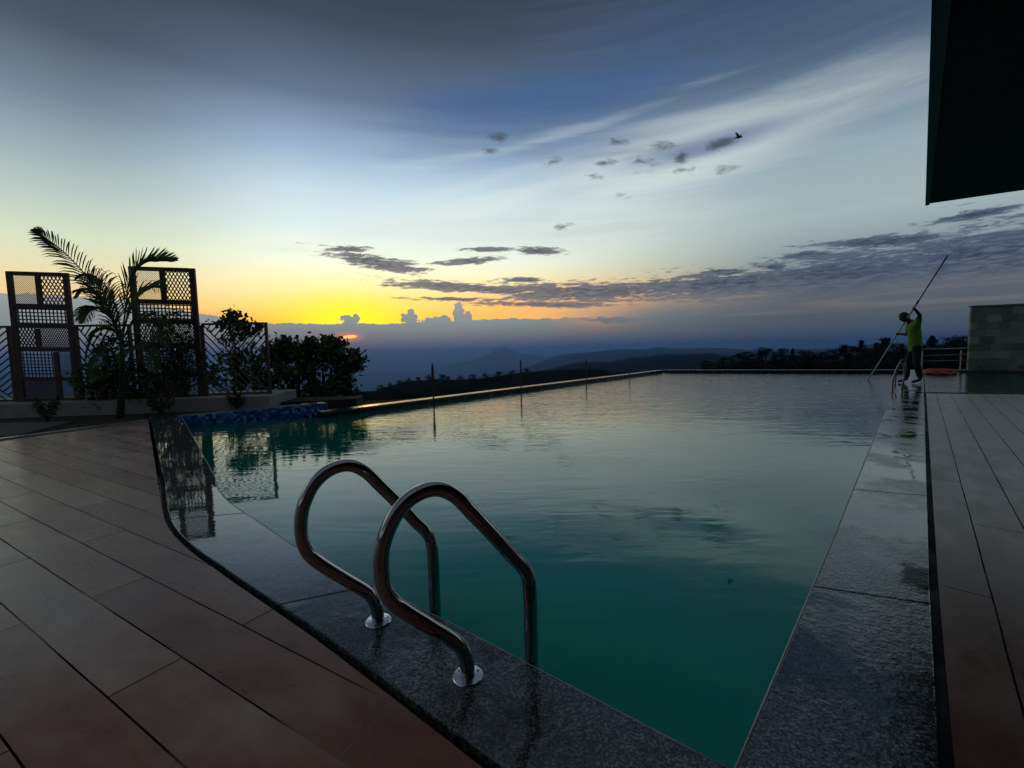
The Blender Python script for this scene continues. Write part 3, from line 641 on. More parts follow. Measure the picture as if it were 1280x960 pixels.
# chevron fence
ft = thing('fence', (FP.x, FP.y, WT), 'brown metal fence of slanted bars running behind both screens', 'fence')
fz = lineat(290, 406).z
pA = lineat(-230, 500); posts = [lineat(x, 495) for x in (338, 259, 169, 103, 20, -110, -230)]
for p in posts:
    mb = MB(); mb.bar(Vector((p.x, p.y, WT)), Vector((p.x, p.y, fz)), .055, .05, up=wd); mb.build('post', MAT_BROWN, ft)
for a, b in ((posts[0], posts[1]), (posts[2], posts[3]), (posts[4], posts[-1])):
    mb = MB(); mb.bar(Vector((a.x, a.y, fz + .02)) + wd * .027, Vector((b.x, b.y, fz + .02)), .06, .04); mb.build('top_rail', MAT_BROWN, ft)
    mb = MB(); mb.bar(Vector((a.x, a.y, WT + .03)), Vector((b.x, b.y, WT + .03)), .04, .04); mb.build('bottom_rail', MAT_BROWN, ft)
for q_, (b, a) in enumerate(zip(posts, posts[1:])):
    if q_ in (1, 3): continue        # the screens stand in these gaps
    L = (b - a); L.z = 0; w = L.length - .05; ex = L.normalized(); hh = fz - WT - .05
    o = Vector((a.x, a.y, WT + .05)) + ex * .025; mb = MB(); ez = Vector((0, 0, 1)); pit = .10
    diag = math.atan2(hh, w)
    # below the falling diagonal bars run parallel to it, above it they lean the other way
    dn = math.hypot(w, hh); d = (w / dn, -hh / dn); nn = (d[1], -d[0])
    k = 0
    while True:
        p = (0 + nn[0] * k * pit, hh + nn[1] * k * pit); c = clip_line(p, d, w, hh)
        if c is None: break
        mb.bar(o + ex * (p[0] + d[0] * c[0]) + ez * (p[1] + d[1] * c[0]), o + ex * (p[0] + d[0] * c[1]) + ez * (p[1] + d[1] * c[1]), .012, .022, up=ex * nn[0] + ez * nn[1]); k += 1
    e = (d[0], -d[1]); k = 1; st = pit / max(.2, abs(d[0] * e[1] - d[1] * e[0]))
    while k * st < dn:          # start on the diagonal, go up to the right
        p = (d[0] * k * st, hh + d[1] * k * st); c = clip_line(p, e, w, hh); k += 1
        if c and c[1] > .02:
            mb.bar(o + ex * p[0] + ez * p[1], o + ex * (p[0] + e[0] * c[1]) + ez * (p[1] + e[1] * c[1]), .012, .022, up=ex * e[1] - ez * e[0])
    mb.build('bar_panel', MAT_BROWN, ft)

# ------------------------------------------------------------------ plants
def leaf(mb, p, d, up, L, Wd):
    d = d.normalized(); s = d.cross(up)
    if s.length < 1e-3: s = d.cross(Vector((1, 0, 0)))
    s.normalize(); u = s.cross(d); dip = -.12 * L
    vs = [p, p + d * L * .35 + s * Wd * .5 + u * .05 * L, p + d * L * .8 + s * Wd * .33, p + d * L + u * dip, p + d * L * .8 - s * Wd * .33, p + d * L * .35 - s * Wd * .5 + u * .05 * L]
    mb.add(vs, [(0, 1, 2, 3), (0, 3, 4, 5)])
def rv(rng): return Vector((rng.gauss(0, 1), rng.gauss(0, 1), rng.gauss(0, 1)))
def shrub(name, base, blobs, label, cat, seed, leaf_len=.12, per=26, group=None, nclump=46):
    rng = random.Random(seed); t = thing(name, base, label, cat, group); base = Vector(base)
    tr_, lv = MB(), MB()
    for (c, rad) in blobs:
        hub = base.lerp(c, .55) + Vector((0, 0, -.1)); hub.z = max(hub.z, base.z + .1)
        tr_.tube(catmull([base, base.lerp(hub, .5) + rv(rng) * .03, hub], 4), [.028 - .0015 * i for i in range(9)], 6)
        for k in range(int(nclump * max(.3, rad.x))):
            v = rv(rng).normalized(); q = c + Vector((v.x * rad.x, v.y * rad.y, v.z * rad.z)) * rng.uniform(.45, 1.05)
            if q.z < base.z + .03: q.z = base.z + rng.uniform(.05, .3)
            mid_ = hub.lerp(q, .5) + rv(rng) * .06
            tr_.tube(catmull([hub, mid_, q], 3), [.012, .011, .010, .008, .006, .005, .003], 4)
            out_ = (q - hub).normalized()
            for j in range(per):
                a = q + rv(rng) * .085
                leaf(lv, a, (out_ * .6 + rv(rng)).normalized(), Vector((0, 0, 1)) + rv(rng) * .4, leaf_len * rng.uniform(.6, 1.15), leaf_len * rng.uniform(.55, .8))
    tr_.build('branches', MAT_BARK, t); lv.build('leaves', MAT_LEAF, t); return t
def blob(px, py, rx, ry, Y, dep=.5):
    c = atY(px, py, Y); k = Y / F; return (c, Vector((rx * k, dep, ry * k)))
YB = 12.0
b_ = atY(390, 505, YB); b_.z = -1.6
shrub('broadleaf_shrub', b_, [blob(360, 462, 36, 42, YB), blob(405, 470, 34, 46, YB), blob(350, 440, 18, 22, YB, .3), blob(415, 436, 16, 13, YB, .25), blob(440, 455, 14, 13, YB, .25), blob(425, 490, 18, 18, YB, .3), blob(385, 435, 14, 12, YB, .2)],
      'dark broadleaf shrub just past the fence end above the mosaic kerb', 'shrub', 3, leaf_len=.155, nclump=50)
b_ = atY(295, 510, 13.6); b_.z = -1.6
shrub('broadleaf_shrub', b_, [blob(300, 440, 40, 40, 13.6), blob(288, 400, 10, 10, 13.6, .15), blob(300, 412, 22, 14, 13.6, .3), blob(280, 470, 30, 28, 13.6), blob(322, 470, 22, 30, 13.6)],
      'dark broadleaf shrub seen through the fence right of the plant-covered screen', 'shrub', 5, leaf_len=.15, nclump=26, per=22)
YP = 8.9
b_ = at(215, 512, -.05); YF = b_.y
shrub('leafy_bush', b_, [blob(215, 425, 36, 46, YF, .25), blob(205, 470, 40, 34, YF, .3), blob(235, 460, 22, 36, YF, .2)],
      'tall leafy bush climbing over the front of the second screen', 'shrub', 8, leaf_len=.075, nclump=58, per=22)
b_ = at(125, 516, -.05)
shrub('leafy_bush', b_, [blob(125, 478, 26, 32, b_.y, .3), blob(145, 450, 24, 34, b_.y, .25), blob(155, 490, 34, 22, b_.y, .3)],
      'low leafy bush between the two screens around the palm foot', 'shrub', 9, leaf_len=.085, nclump=74, per=24)
def small_plant(px, py, ht, seed, label, spread=.22, n=13):
    rng = random.Random(seed); b = at(px, py, -.05); t = thing('young_plant', b, label, 'plant', 'young plants in front of the planter wall')
    st, lv = MB(), MB()
    for k in range(n):
        a = rng.uniform(0, 6.28); tip = b + Vector((math.cos(a) * spread * rng.uniform(.3, 1), math.sin(a) * spread * .7, ht * rng.uniform(.55, 1)))
        pts = catmull([b, b.lerp(tip, .5) + rv(rng) * .02 + Vector((0, 0, .03)), tip], 4); st.tube(pts, [.006 - .0005 * i for i in range(len(pts))], 4)
        for i in range(3, len(pts)):
            for j in range(3): leaf(lv, pts[i] + rv(rng) * .015, rv(rng) + Vector((0, 0, .3)), Vector((0, 0, 1)), .07 * rng.uniform(.7, 1.3), .034)
    st.build('stems', MAT_BARK, t); lv.build('leaves', MAT_LEAF, t)
small_plant(60, 527, .42, 1, 'young bushy plant before the wall under the clear left screen')
small_plant(202, 519, .40, 2, 'young bushy plant before the wall under the plant-covered screen', .3, 20)
small_plant(296, 513, .42, 3, 'young bushy plant before the wall at the pool end of the fence', .2)

# palm
pb = at(150, 522, -.05); YPm = pb.y
MAT_PTRUNK = noisy('fibrous_palm_stem', (.015, .02, .01), (.035, .04, .02), 20, (.8, .95), bump=.5)
pt = thing('palm_tree', pb, 'young palm with arching feathery fronds between the two screens', 'palm tree')
crown = atY(152, 420, YPm)
mb = MB(); mb.tube(catmull([pb, pb.lerp(crown, .5) + Vector((.03, 0, 0)), crown], 8), [.06 - .002 * i for i in range(17)], 12)
mb.build('trunk', MAT_PTRUNK, pt, smooth=True)
def frond(pxs, Ymid, dY, maxl, droop, seed, n=34, wid=.027):
    rng = random.Random(seed)
    P = [atY(x, y, YPm + dY * i / (len(pxs) - 1)) for i, (x, y) in enumerate(pxs)]
    C_ = catmull(P, 10); mb = MB(); N = len(C_)
    mb.tube(C_, [.014 * (1 - .85 * i / N) + .001 for i in range(N)], 6)
    for k in range(n):
        t = .16 + .81 * k / (n - 1); f_ = t * (N - 1); i = min(N - 2, int(f_)); p = C_[i].lerp(C_[i + 1], f_ - i)
        tg = (C_[i + 1] - C_[i]).normalized(); side = tg.cross(Vector((0, -1, .35))).normalized(); side2 = tg.cross(Vector((0, .3, 1))).normalized()
        l = maxl * (math.sin(math.pi * min(1, .16 + .83 * t)) ** .9) * rng.uniform(.85, 1.1)
        for sg in (-1, 1):
            d0 = (tg * (.55 + .9 * t ** 3) + side * sg * .7 + side2 * sg * .35 + Vector((0, 0, .15)) + rv(rng) * .05).normalized()
            q0 = p; q1 = p + d0 * l * .5; q2 = q1 + (d0 + Vector((0, 0, -droop))).normalized() * l * .35; q3 = q2 + (d0 + Vector((0, 0, -droop * 2.2))).normalized() * l * .25
            s = d0.cross(Vector((0, 1, .2))).normalized() * (wid * .5)
            mb.add([q0 - s * .5, q0 + s * .5, q1 - s, q1 + s, q2 - s * .75, q2 + s * .75, q3], [(0, 1, 3, 2), (2, 3, 5, 4), (4, 5, 6)])
    mb.build('frond', MAT_PALM, pt)
frond([(152, 422), (135, 385), (112, 350), (82, 317), (58, 298), (42, 286)], 0, -.4, .36, .35, 1, 38)
frond([(153, 422), (157, 385), (162, 350), (175, 331), (197, 324), (222, 325)], 0, .5, .50, -.12, 2, 40)
frond([(152, 424), (145, 385), (130, 355), (112, 342), (98, 346)], 0, .3, .38, .5, 3, 34)
frond([(152, 424), (160, 395), (172, 372), (190, 360), (208, 362)], 0, -.5, .36, .35, 4, 30)
frond([(150, 426), (142, 400), (126, 385), (112, 390), (104, 404)], 0, -.6, .38, .5, 5, 28)
frond([(150, 426), (140, 410), (124, 410), (112, 428), (106, 450)], 0, .2, .34, .5, 6, 28)
frond([(151, 430), (140, 400), (128, 372), (110, 360), (92, 372)], 0, -.2, .36, .5, 8, 30)
frond([(151, 430), (158, 440), (172, 436), (188, 446), (196, 468)], 0, -.5, .3, .5, 9, 26)
frond([(151, 430), (143, 436), (130, 440), (120, 456), (116, 480)], 0, -.5, .3, .5, 10, 26)
frond([(152, 426), (166, 404), (184, 400), (200, 414), (210, 434)], 0, -.3, .34, .5, 7, 28)

# ------------------------------------------------------------------ posts behind the infinity edge
ep = [((542, 500), 455, .042, 'leftmost thin dark post beyond the infinity edge, with a thicker top'), ((651.5, 487), 450, .034, 'second thin dark post from the left beyond the infinity edge'),
      ((733, 478), 448, .03, 'third thin dark post from the left beyond the infinity edge'), ((787, 472), 446, .03, 'last thin dark post beyond the infinity edge before the far pool corner')]
ed = (e_c - e_l).normalized(); en = Vector((-ed.y, ed.x, 0)); en = en if en.y > 0 else -en
for (bx, by), ty, rd, lab in ep:
    p = at_plane(bx, by, e_l + en * .40, ed); tp = at_plane(bx, ty, e_l + en * .40, ed); b0 = Vector((p.x, p.y, -1.6)); t1 = Vector((p.x, p.y, tp.z))
    t = thing('edge_post', b0, lab, 'post', 'thin posts beyond the infinity edge')
    mb = MB(); mb.tube([b0, t1], .018, 8); mb.build('shaft', MAT_BROWN, t)
    mb = MB(); h_ = t1.z - p.z; mb.tube([t1 - Vector((0, 0, h_ * .45)), t1 - Vector((0, 0, h_ * .42)), t1 - Vector((0, 0, h_ * .1)), t1 + Vector((0, 0, .02))], [.019, rd * .8, rd * .8, .012], 8); mb.build('sleeve', MAT_BROWN, t)

# ------------------------------------------------------------------ right side: railing, ladder, ring, stone wall
wl = at(1209, 470, -.12); wr = at(1300, 468, -.12)
wl.y = max(wl.y, 12.5); wde = (e_rr - e_r).normalized(); wnn = Vector((-wde.y, wde.x, 0)); wnn = wnn if wnn.y > 0 else -wnn
wl = at_plane(1210, 462, e_r + wnn * .04, wde); wr = wl + wde * 5
w_d = Vector((wr.x - wl.x, wr.y - wl.y, 0)); w_d.normalize(); w_n = Vector((-w_d.y, w_d.x, 0)); w_n = w_n if w_n.y > 0 else -w_n
wt_ = at_plane(1213, 384, wl, wde).z
t = thing('stone_wall', (wl.x, wl.y, -.15), 'green-grey stone block wall with a dark cap at the right edge', 'wall')
mb = MB(); q = [wl, wl + w_d * 5, wl + w_d * 5 + w_n * .12, wl + w_n * .12]; mb.prism([(p.x, p.y) for p in q], -.049, wt_); mb.build('wall_face', MAT_STONE, t)
mb = MB(); q = [wl - w_n * .04 - w_d * .05, wl + w_d * 5 - w_n * .04, wl + w_d * 5 + w_n * .16, wl + w_n * .16 - w_d * .05]; mb.prism([(p.x, p.y) for p in q], wt_ + .001, wt_ + .05); mb.build('cap', MAT_PARAPET, t)
# railing along the far edge
RY = e_r.y + .15
t = thing('railing', (*atY(1153, 462, RY).xy, -.05), 'thin steel railing with three bars between the pool cleaner and the stone wall', 'railing')
ra, rb_ = atY(1143, 437, RY), atY(1207, 437, RY); ztop = ra.z
for x in (1152.5, 1201.5):
    p = atY(x, 450, RY); mb = MB(); mb.bar((p.x, p.y, -.05), (p.x, p.y, ztop - .06), .05, .05, up=Vector((1, 0, 0))); mb.build('post', MAT_RAILING, t)
for i, zz in enumerate((ztop, ztop - .22, ztop - .42)):
    mb = MB(); mb.tube([(ra.x, RY, zz), (rb_.x, RY, zz)], .028 if i == 0 else .012, 8); mb.build('bar', MAT_RAILING, t, smooth=True)
# swim ring floating
MAT_RING = noisy('faded_red_plastic', (.30, .022, .010), (.38, .04, .02), 4, (.6, .75))
MAT_RING2 = noisy('white_rope', (.5, .48, .45), (.6, .58, .55), 4, (.6, .8))
rc = at(1175, 467.5, WZ + .03); rc.z = WZ + .03
rw = (at(1195, 467, WZ).x - at(1155, 467, WZ).x) / 2
t = thing('swim_ring', rc, 'red ring float on the small pool below the railing', 'swim ring')
mb = MB(); ns, nr = 40, 14; r1_, r0_ = rw - .13, .13
vs = [rc + Vector(((r1_ + r0_ * math.cos(b)) * math.cos(a), (r1_ + r0_ * math.cos(b)) * math.sin(a), r0_ * .9 * math.sin(b) + .06)) for a in (2 * math.pi * i / ns for i in range(ns)) for b in (2 * math.pi * j / nr for j in range(nr))]
mb.add(vs, [(i * nr + j, ((i + 1) % ns) * nr + j, ((i + 1) % ns) * nr + (j + 1) % nr, i * nr + (j + 1) % nr) for i in range(ns) for j in range(nr)])
mb.build('tube', MAT_RING, t, smooth=True)
mb = MB(); rp = [rc + Vector((math.cos(a) * (r1_ + .145), math.sin(a) * (r1_ + .145), .06 + .03 * math.sin(a * 8))) for a in (2 * math.pi * i / 64 for i in range(65))]
mb.tube(rp, .008, 5); mb.build('grab_rope', MAT_RING2, t)
# far ladder rails on the right coping
rdir = (Rin[1] - Rin[3]).normalized(); perp = Vector((-rdir.y, rdir.x, 0)); perp = perp if perp.x < 0 else -perp
PR = [(0, 0), (.0, .06), (-.01, .16), (-.03, .30), (-.03, .42), (-.01, .53), (.03, .57), (.07, .52), (.12, .34), (.14, .22), (.145, .1), (.145, -.3)]
for px_, py_, lab in ((1127, 489, 'far steel ladder rail on the right coping, nearer of the pair'), (1129, 480, 'far steel ladder rail on the right coping at the pool cleaner\'s feet')):
    grab_rail(at(px_, py_), perp, PR, .017, lab, 'far ladder rails', 'ladder_rail')

# ------------------------------------------------------------------ canopy and house (upper right, behind the camera)
zc = H + 2.62
e0 = at(1158, 255, zc); e1 = at(1168, 0, zc); ef = at(1280, 237.5, zc)
cd = (e0 - e1).normalized(); fd = (ef - e0).normalized()
back = e0 - cd * 17
t = thing('roof_canopy', (e0.x, e0.y, zc), 'dark flat roof canopy overhanging the house side deck', 'canopy')
mb = MB(); q = [e0, e0 + fd * 8, back + fd * 8, back]; mb.prism([(p.x, p.y) for p in q], zc, zc + .35); mb.build('slab', MAT_ROOF, t)
mb = MB(); inn = Vector((cd.y, -cd.x, 0)); inn = inn if inn.dot(fd) > 0 else -inn
q = [e0 - inn * .015, e0 + inn * .045, back + inn * .17, back - inn * .015]; mb.prism([(p.x, p.y) for p in q], zc - .03, zc + .37); mb.build('fascia', MAT_FASCIA, t)
# the house behind the camera that the canopy is fixed to
t = thing('house', (0, -4.6, 0), 'dark plastered house wall under the roof canopy, behind the deck', 'house')
mb = MB(); mb.box((3.0, -4.75, 2.1), (16, .3, 5.0)); mb.build('back_wall', MAT_WALL, t)
hw = e0 + inn * 6.4; hb = back + inn * 6.4
mb = MB(); q = [hw, hw + inn * .3, hb + inn * .3, hb]; mb.prism([(p.x, p.y) for p in q], -.1, zc - .004); mb.build('side_wall', MAT_WALL, t)

# ------------------------------------------------------------------ far trees on the right
def tree_mesh(seed, kind):
    rng = random.Random(seed); tr_, lv = MB(), MB(); hgt = 10.0
    tr_.tube(catmull([(0, 0, -1.5), (rng.uniform(-.3, .3), 0, hgt * .5), (rng.uniform(-.5, .5), 0, hgt * .93)], 4), [.24, .23, .22, .2, .18, .15, .12, .09, .04], 6)
    if kind == 'pine':
        for k in range(15):
            z = hgt * (.10 + .88 * k / 14); L = (1 - k / 15) * 2.6 * rng.uniform(.5, 1.2) + .4
            for j in range(rng.randint(2, 4)):
                a = rng.uniform(0, 6.28); e = Vector((math.cos(a) * L, math.sin(a) * L, z + rng.uniform(-.1, .7)))
                tr_.tube([(0, 0, z), e], [.05, .015], 4)
                for i in range(5):
                    q = Vector((0, 0, z)).lerp(e, .35 + .65 * i / 4)
                    for _ in range(12): leaf(lv, q + rv(rng) * .24, rv(rng), Vector((0, 0, 1)), .45, .26)
    else:
        nb = 22 if kind == 'round' else 15
        for k in range(nb):
            z = hgt * rng.uniform(.12, .95); wdt = 2.8 if kind == 'round' else 2.2
            a = rng.uniform(0, 6.28); rr = wdt * math.sqrt(max(.05, 1 - ((z / hgt - .5) / .52) ** 2)) * rng.uniform(.3, 1)
            e = Vector((math.cos(a) * rr, math.sin(a) * rr, z)); tr_.tube([(0, 0, z * .6), e], [.08, .02], 4)
            for _ in range(95): leaf(lv, e + Vector((rng.gauss(0, .75), rng.gauss(0, .75), rng.gauss(0, .42))), rv(rng), Vector((0, 0, 1)), .42, .3)
    return tr_, lv
protos = []
for i, kd_ in enumerate(['pine', 'round', 'open', 'pine', 'round', 'pine']):
    tr_, lv = tree_mesh(40 + i, kd_)
    t = thing('hillside_tree', (0, 0, 0), 'x', 'tree', 'dark trees on the ridge beyond the pool'); tr_.build('trunk', MAT_BARK, t); lv.build('crown', MAT_NEEDLE, t); protos.append(t)
rngt = random.Random(11)
front = [(x, y, k) for x, y, k in [(884, 450, 1), (903, 447, 1), (915, 446, 4), (925, 441, 2), (934, 439, 1), (947, 438, 1), (957, 434, 2), (968, 441, 4), (977, 435, 1), (990, 441, 3), (1001, 438, 4), (1011, 438, 1), (1024, 440, 4), (1034, 439, 4), (1044, 440, 1), (1055, 434, 0),
         (1064, 432, 2), (1076, 427, 5), (1086, 434, 4), (1094, 430, 3), (1104, 425, 0), (1116, 430, 4), (1126, 431, 3), (1139, 432, 4), (1152, 433, 0), (1164, 423, 3), (1176, 431, 4), (1186, 424, 1), (1196, 419, 1), (1206, 427, 4), (1222, 428, 5), (1246, 424, 1), (1270, 424, 3)]]
backr = [(895, 452, 4), (940, 446, 4), (985, 445, 1), (1018, 445, 1), (1049, 442, 4), (1071, 438, 1), (1099, 436, 4), (1133, 437, 1), (1158, 436, 1), (1181, 433, 4), (1201, 430, 4)]
used = set()
ones = 'first second third fourth fifth sixth seventh eighth ninth'.split(); teens = 'tenth eleventh twelfth thirteenth fourteenth fifteenth sixteenth seventeenth eighteenth nineteenth'.split()
ords = ones + teens + ['twentieth'] + ['twenty-' + o for o in ones] + ['thirtieth'] + ['thirty-' + o for o in ones]
kn_ = {0: 'layered conifer', 1: 'round-crowned tree', 2: 'open sparse tree', 3: 'narrow conifer', 4: 'broad bushy tree', 5: 'slim conifer'}
for row, lst in (('front', front), ('back', backr)):
    for n_, (px, ty, k) in enumerate(lst):
        D_ = rngt.uniform(110, 122) if row == 'front' else 134
        az, _ = azel(px, 460); g = terr(az, D_) - .6; el = azel(px, ty)[1]; top = H + D_ * math.tan(R(el)); sc = max(2.6, top - g) / 10
        o = protos[k] if k not in used else copy_tree(protos[k]); used.add(k)
        wf = sc * (1.5 if k in (1, 4) else 1.25)
        o.location = (D_ * math.sin(R(az)), D_ * math.cos(R(az)), g); o.scale = (wf, wf, sc); o.rotation_euler.z = n_ * 1.7
        where = ('the far pool edge' if px < 1085 else 'the pole and pool cleaner' if px < 1150 else 'the railing' if px < 1210 else 'the stone wall')
        o['label'] = f'dark {kn_[k]} behind {where}, {ords[n_]} from left, {row} row'
# bushy growth on the near left hill
spec2 = [(448, 496, 1), (462, 489, 4), (474, 481, 1), (487, 478, 4), (498, 475, 1), (510, 472, 4), (524, 471, 1), (536, 468, 4), (553, 467.5, 2), (561, 470, 1), (575, 469, 4), (590, 467.5, 1), (606, 466, 4), (622, 464, 1), (640, 462, 4), (660, 460, 1)]
for n_, (px, ty, k) in enumerate(spec2):
    D_ = 318; az, _ = azel(px, 460); g = terr(az, D_) - 2; top = H + D_ * math.tan(R(azel(px, ty)[1])); sc = max(4.0, top - g) / 10
    o = copy_tree(protos[k]); g -= 3; sc = (top - g) / 10; o.location = (D_ * math.sin(R(az)), D_ * math.cos(R(az)), g); o.scale = (sc * 1.1, sc * 1.1, sc); o.rotation_euler.z = n_ * 2.1
    o['group'] = 'trees along the near hill crest'
    o['label'] = 'small dark tree on the near hill crest, ' + ords[n_] + ' from the left'

# ------------------------------------------------------------------ bird
bc = atY(923, 172, 22)
MAT_BIRD = noisy('dark_feathers', (.012, .011, .01), (.02, .018, .016), 20, (.6, .8))
me_pts = [(-.16, 0, -.02), (-.08, 0, 0), (0, 0, .01), (.07, 0, .03), (.11, 0, .035), (.15, 0, .03)]
mb = MB(); mb.tube([bc + Vector(p) for p in me_pts], [.012, .035, .05, .04, .028, .004], 10)
for s in (-1, 1):
    root = bc + Vector((.02, 0, .03)); vs = []
    for i, (o_, ch, z_) in enumerate(((0, .13, 0), (.14, .12, .10), (.27, .09, .12), (.40, .02, .06))):
        p = root + Vector((s * o_ * .75 - .02, s * o_ * .6, z_)); vs += [p + Vector((ch * .5, 0, .004)), p - Vector((ch * .5, 0, .004)), p + Vector((0, 0, .014))]
    fs = []
    for i in range(3):
        for j in range(3): fs.append((i * 3 + j, i * 3 + (j + 1) % 3, (i + 1) * 3 + (j + 1) % 3, (i + 1) * 3 + j))
    mb.add(vs, fs + [(0, 1, 2), (9, 11, 10)])
mb.add([bc + Vector(v) for v in ((-.14, -.015, -.02), (-.14, .015, -.02), (-.26, .05, -.03), (-.26, -.05, -.03), (-.2, 0, -.015))], [(0, 1, 2, 3), (0, 4, 1), (1, 4, 2), (2, 4, 3), (3, 4, 0)])
tag(mb.build('bird', MAT_BIRD, origin=bc, smooth=True), 'small dark bird flying beside a grey cloud shred', 'bird')

# ------------------------------------------------------------------ pool cleaner and pole
def skin(mb, joints, edges, sub=2, root=0):    # joints: (point, radius x, radius y)
    me = bpy.data.meshes.new('skin_tmp'); me.from_pydata([tuple(j[0]) for j in joints], edges, []); o = bpy.data.objects.new('skin_tmp', me); C.objects.link(o)
    sk = o.modifiers.new('skin', 'SKIN'); sk.use_smooth_shade = True
    for i, d in enumerate(me.skin_vertices[0].data):
        d.radius = (joints[i][1], joints[i][2] if len(joints[i]) > 2 else joints[i][1]); d.use_root = (i == root)
    ss = o.modifiers.new('sub', 'SUBSURF'); ss.levels = sub; ss.render_levels = sub
    dg = bpy.context.evaluated_depsgraph_get(); dg.update(); ev = o.evaluated_get(dg); m2 = ev.to_mesh()
    mb.add([v.co.copy() for v in m2.vertices], [tuple(p.vertices) for p in m2.polygons]); ev.to_mesh_clear()
    bpy.data.objects.remove(o)
MAT_SKIN = noisy('brown_skin', (.045, .024, .016), (.065, .034, .022), 20, (.5, .6))
MAT_SHIRT = noisy('green_cotton', (.10, .22, .006), (.19, .35, .012), 9, (.8, .9), bump=.3)
MAT_TROUSER = noisy('dark_trousers', (.006, .006, .009), (.011, .012, .016), 9, (.8, .9))
MAT_HAIR = noisy('black_hair', (.008, .007, .006), (.015, .013, .012), 30, (.5, .7))
MAT_POLE = noisy('aluminium_pole', (.45, .46, .48), (.6, .6, .62), 6, (.4, .5), 0)
ft_ = at(1142, 479)
YB_ = ft_.y
J = lambda x, y, dy=0.0: atY(x, y, YB_ + dy)
hipc = J(1144, 433); chest = J(1143, 413, .03); upch = J(1141, 406, .05); neck = J(1137, 401.5, .05)
shN, shF = J(1146.5, 404.5, -.13), J(1137, 405.5, .22)
elN, haN = J(1150, 394, -.30), J(1142.5, 385, -.42)
elF, haF = J(1134, 418.5, .42), J(1122, 417, .62)
hN, hF = J(1146, 435, -.09), J(1141.5, 435, .10)
fN, fF = ft_ + Vector((.05, -.10, 0)), ft_ + Vector((-.07, .14, 0))
kN, kF = hN.lerp(fN, .48) + Vector((-.05, -.02, 0)), hF.lerp(fF, .48) + Vector((-.06, 0, 0))
aN, aF = fN + Vector((.02, 0, .09)), fF + Vector((.02, 0, .09))
tN, tF = fN + Vector((-.17, .03, .03)), fF + Vector((-.17, .03, .03))
hd = J(1130.5, 396.5, .04)
person = thing('person', ft_, 'person in a green shirt and dark trousers on the coping holding a long pole', 'person')
body = MB()
jj = [(hipc, .09, .08), (chest, .12, .095), (upch, .13, .09), (neck, .055), (neck.lerp(hd, .5), .052),
      (shN, .06), (elN, .042), (haN.lerp(elN, .12), .028), (shF, .06), (elF, .042), (haF.lerp(elF, .12), .028),
      (hN, .075), (kN, .058), (aN, .04), (tN, .032), (hF, .075), (kF, .058), (aF, .04), (tF, .032)]
ee = [(0, 1), (1, 2), (2, 3), (3, 4), (2, 5), (5, 6), (6, 7), (2, 8), (8, 9), (9, 10), (0, 11), (11, 12), (12, 13), (13, 14), (0, 15), (15, 16), (16, 17), (17, 18)]
skin(body, jj, ee)
# head: an egg with brow, nose, chin and ears, looking down to the left along the pole
fwd = Vector((-.86, .33, -.38)).normalized(); sidev = fwd.cross(Vector((0, 0, 1))).normalized(); upv = sidev.cross(fwd)
def head_pts(scale=1.0, grow=0.0):
    vs, n, m = [], 20, 14
    for i in range(m + 1):
        ph = math.pi * i / m
        for k in range(n):
            th = 2 * math.pi * k / n; x, y, z = math.sin(ph) * math.cos(th), math.sin(ph) * math.sin(th), math.cos(ph)
            rx, ry, rz = .098, .077, .118
            if z < -.1: ry *= 1 + .35 * (z + .1); rx *= 1 + .12 * (z + .1)
            px = x * rx + (.026 * math.exp(-((y / .16) ** 2) - ((z + .08) / .17) ** 2) if x > 0 else 0) + (.012 * math.exp(-((y / .4) ** 2) - ((z + .78) / .2) ** 2) if x > 0 else 0)
            px -= .010 * math.exp(-(((abs(y) - .42) / .2) ** 2) - ((z - .12) / .12) ** 2) if x > 0 else 0
            vs.append(hd + fwd * (px + (grow if x > 0 else -grow) * abs(x)) + sidev * (y * (ry + grow)) + upv * (z * (rz + grow)))
    fs = [(i * n + k, i * n + (k + 1) % n, (i + 1) * n + (k + 1) % n, (i + 1) * n + k) for i in range(m) for k in range(n)]
    return vs, fs, n, m
vs, fs, n_, m_ = head_pts(); body.add(vs, fs)
for sg in (-1, 1):
    e_ = hd + sidev * (.078 * sg) - fwd * .005
    body.tube([e_ + upv * .03, e_ + upv * .015 + sidev * .014 * sg - fwd * .01, e_ - upv * .012 + sidev * .012 * sg - fwd * .006, e_ - upv * .03], [.006, .012, .011, .005], 8)
def hand(mb, wrist, grip, pdir):
    pd = pdir.normalized(); inn = (grip - wrist).normalized(); acr = pd.cross(inn).normalized()
    mb.tube([wrist, wrist.lerp(grip, .4) + acr * .012, grip + acr * .030 - inn * .01], [.026, .036, .030], 8)
    for i, (ln, off) in enumerate(((.9, -.033), (1.05, -.011), (1.0, .011), (.8, .032))):
        c = grip + pd * off; pts = [c + (acr * math.cos(a) + inn * math.sin(a)) * .026 for a in (0, .9, 1.8, 2.7, 2.7 + .6 * ln)]
        mb.tube(pts, [.011, .0105, .010, .009, .007], 6)
    c = grip - pd * .045; mb.tube([wrist.lerp(grip, .45) - pd * .02, c - inn * .012 + acr * .015, c - inn * .024 - acr * .008, grip - pd * .02 - inn * .022 - acr * .02], [.014, .012, .011, .008], 6)
pdv = (haN - haF).normalized()
hand(body, haN.lerp(elN, .14), haN, pdv); hand(body, haF.lerp(elF, .14), haF, pdv)
body.build('body', MAT_SKIN, person, smooth=True)
shirt = MB()
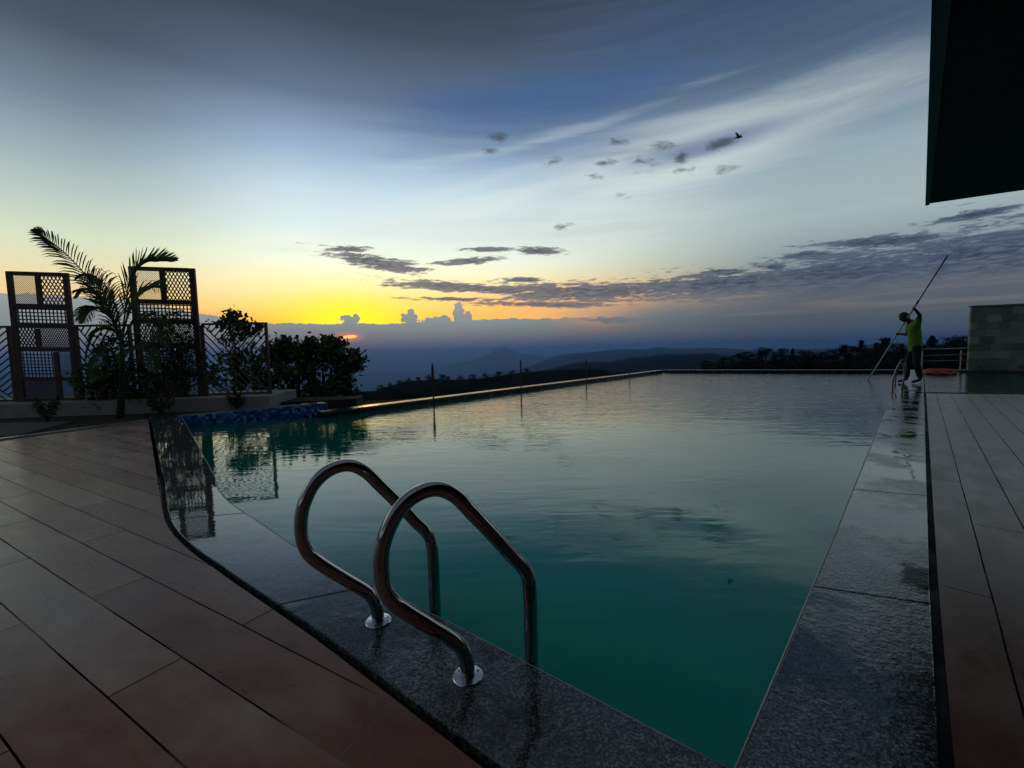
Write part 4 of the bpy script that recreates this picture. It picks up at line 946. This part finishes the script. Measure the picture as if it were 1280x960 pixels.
sj = [(hipc + Vector((0, 0, -.15)), .15, .13), (hipc + Vector((0, 0, -.03)), .165, .14), (hipc.lerp(chest, .5), .17, .135), (chest, .165, .125), (upch, .15, .105), (neck.lerp(upch, .35), .075), (shN, .082), (shN.lerp(elN, .75), .064), (shF, .082), (shF.lerp(elF, .75), .064)]
skin(shirt, sj, [(0, 1), (1, 2), (2, 3), (3, 4), (4, 5), (4, 6), (6, 7), (4, 8), (8, 9)], root=2); shirt.build('shirt', MAT_SHIRT, person, smooth=True)
tr_ = MB()
tj = [(hipc + Vector((0, 0, .0)), .11, .10), (hN, .10), (kN, .075), (aN + Vector((0, 0, .03)), .060), (hF, .10), (kF, .075), (aF + Vector((0, 0, .03)), .060)]
skin(tr_, tj, [(0, 1), (1, 2), (2, 3), (0, 4), (4, 5), (5, 6)]); tr_.build('trousers', MAT_TROUSER, person, smooth=True)
hair = MB(); vs, fs, n_, m_ = head_pts(1, .012)
keep = [f for f in fs if all(((vs[i] - hd).dot(upv) > .045) or ((vs[i] - hd).dot(fwd) < .005 and (vs[i] - hd).dot(upv) > -.06) for i in f)]
hair.add(vs, keep); hair.build('hair', MAT_HAIR, person, smooth=True)
# the pole through both hands, down to the water and up past the head
pu = (haN - haF).normalized()
lo_t = (WZ - .25 - haF.z) / pu.z; p_lo = haF + pu * lo_t
ty_ = 319; best = min((abs((lambda c: CY - F * c.y / -c.z)(M3.transposed() @ (haN + pu * (s * .02) - CAMP)) - ty_), s) for s in range(10, 300))[1] * .02
p_hi = haN + pu * best
pole = thing('cleaning_pole', haF, 'long pale pool cleaning pole held slantwise in both hands', 'pole')
mb = MB(); mid_p = haN + pu * .25; mb.tube([p_lo, mid_p], .017, 10); mb.build('lower_tube', MAT_POLE, pole, smooth=True)
mb = MB(); mb.tube([mid_p, p_hi], .013, 10); mb.build('upper_tube', MAT_PARAPET, pole, smooth=True)
mb = MB(); mb.tube([mid_p - pu * .05, mid_p + pu * .05], .022, 10); mb.build('clamp', MAT_PARAPET, pole)


# ------------------------------------------------------------------ render settings
S.view_settings.view_transform = 'Standard'; S.view_settings.look = 'None'; S.view_settings.exposure = .34; S.view_settings.gamma = 1
S.render.engine = 'CYCLES'; S.cycles.use_denoising = True; S.cycles.volume_bounces = 0; S.cycles.max_bounces = 6; S.cycles.caustics_reflective = False; S.cycles.caustics_refractive = False
S.cycles.sample_clamp_indirect = 4
S.cycles.use_adaptive_sampling = True; S.cycles.adaptive_threshold = .015; S.cycles.adaptive_min_samples = 16
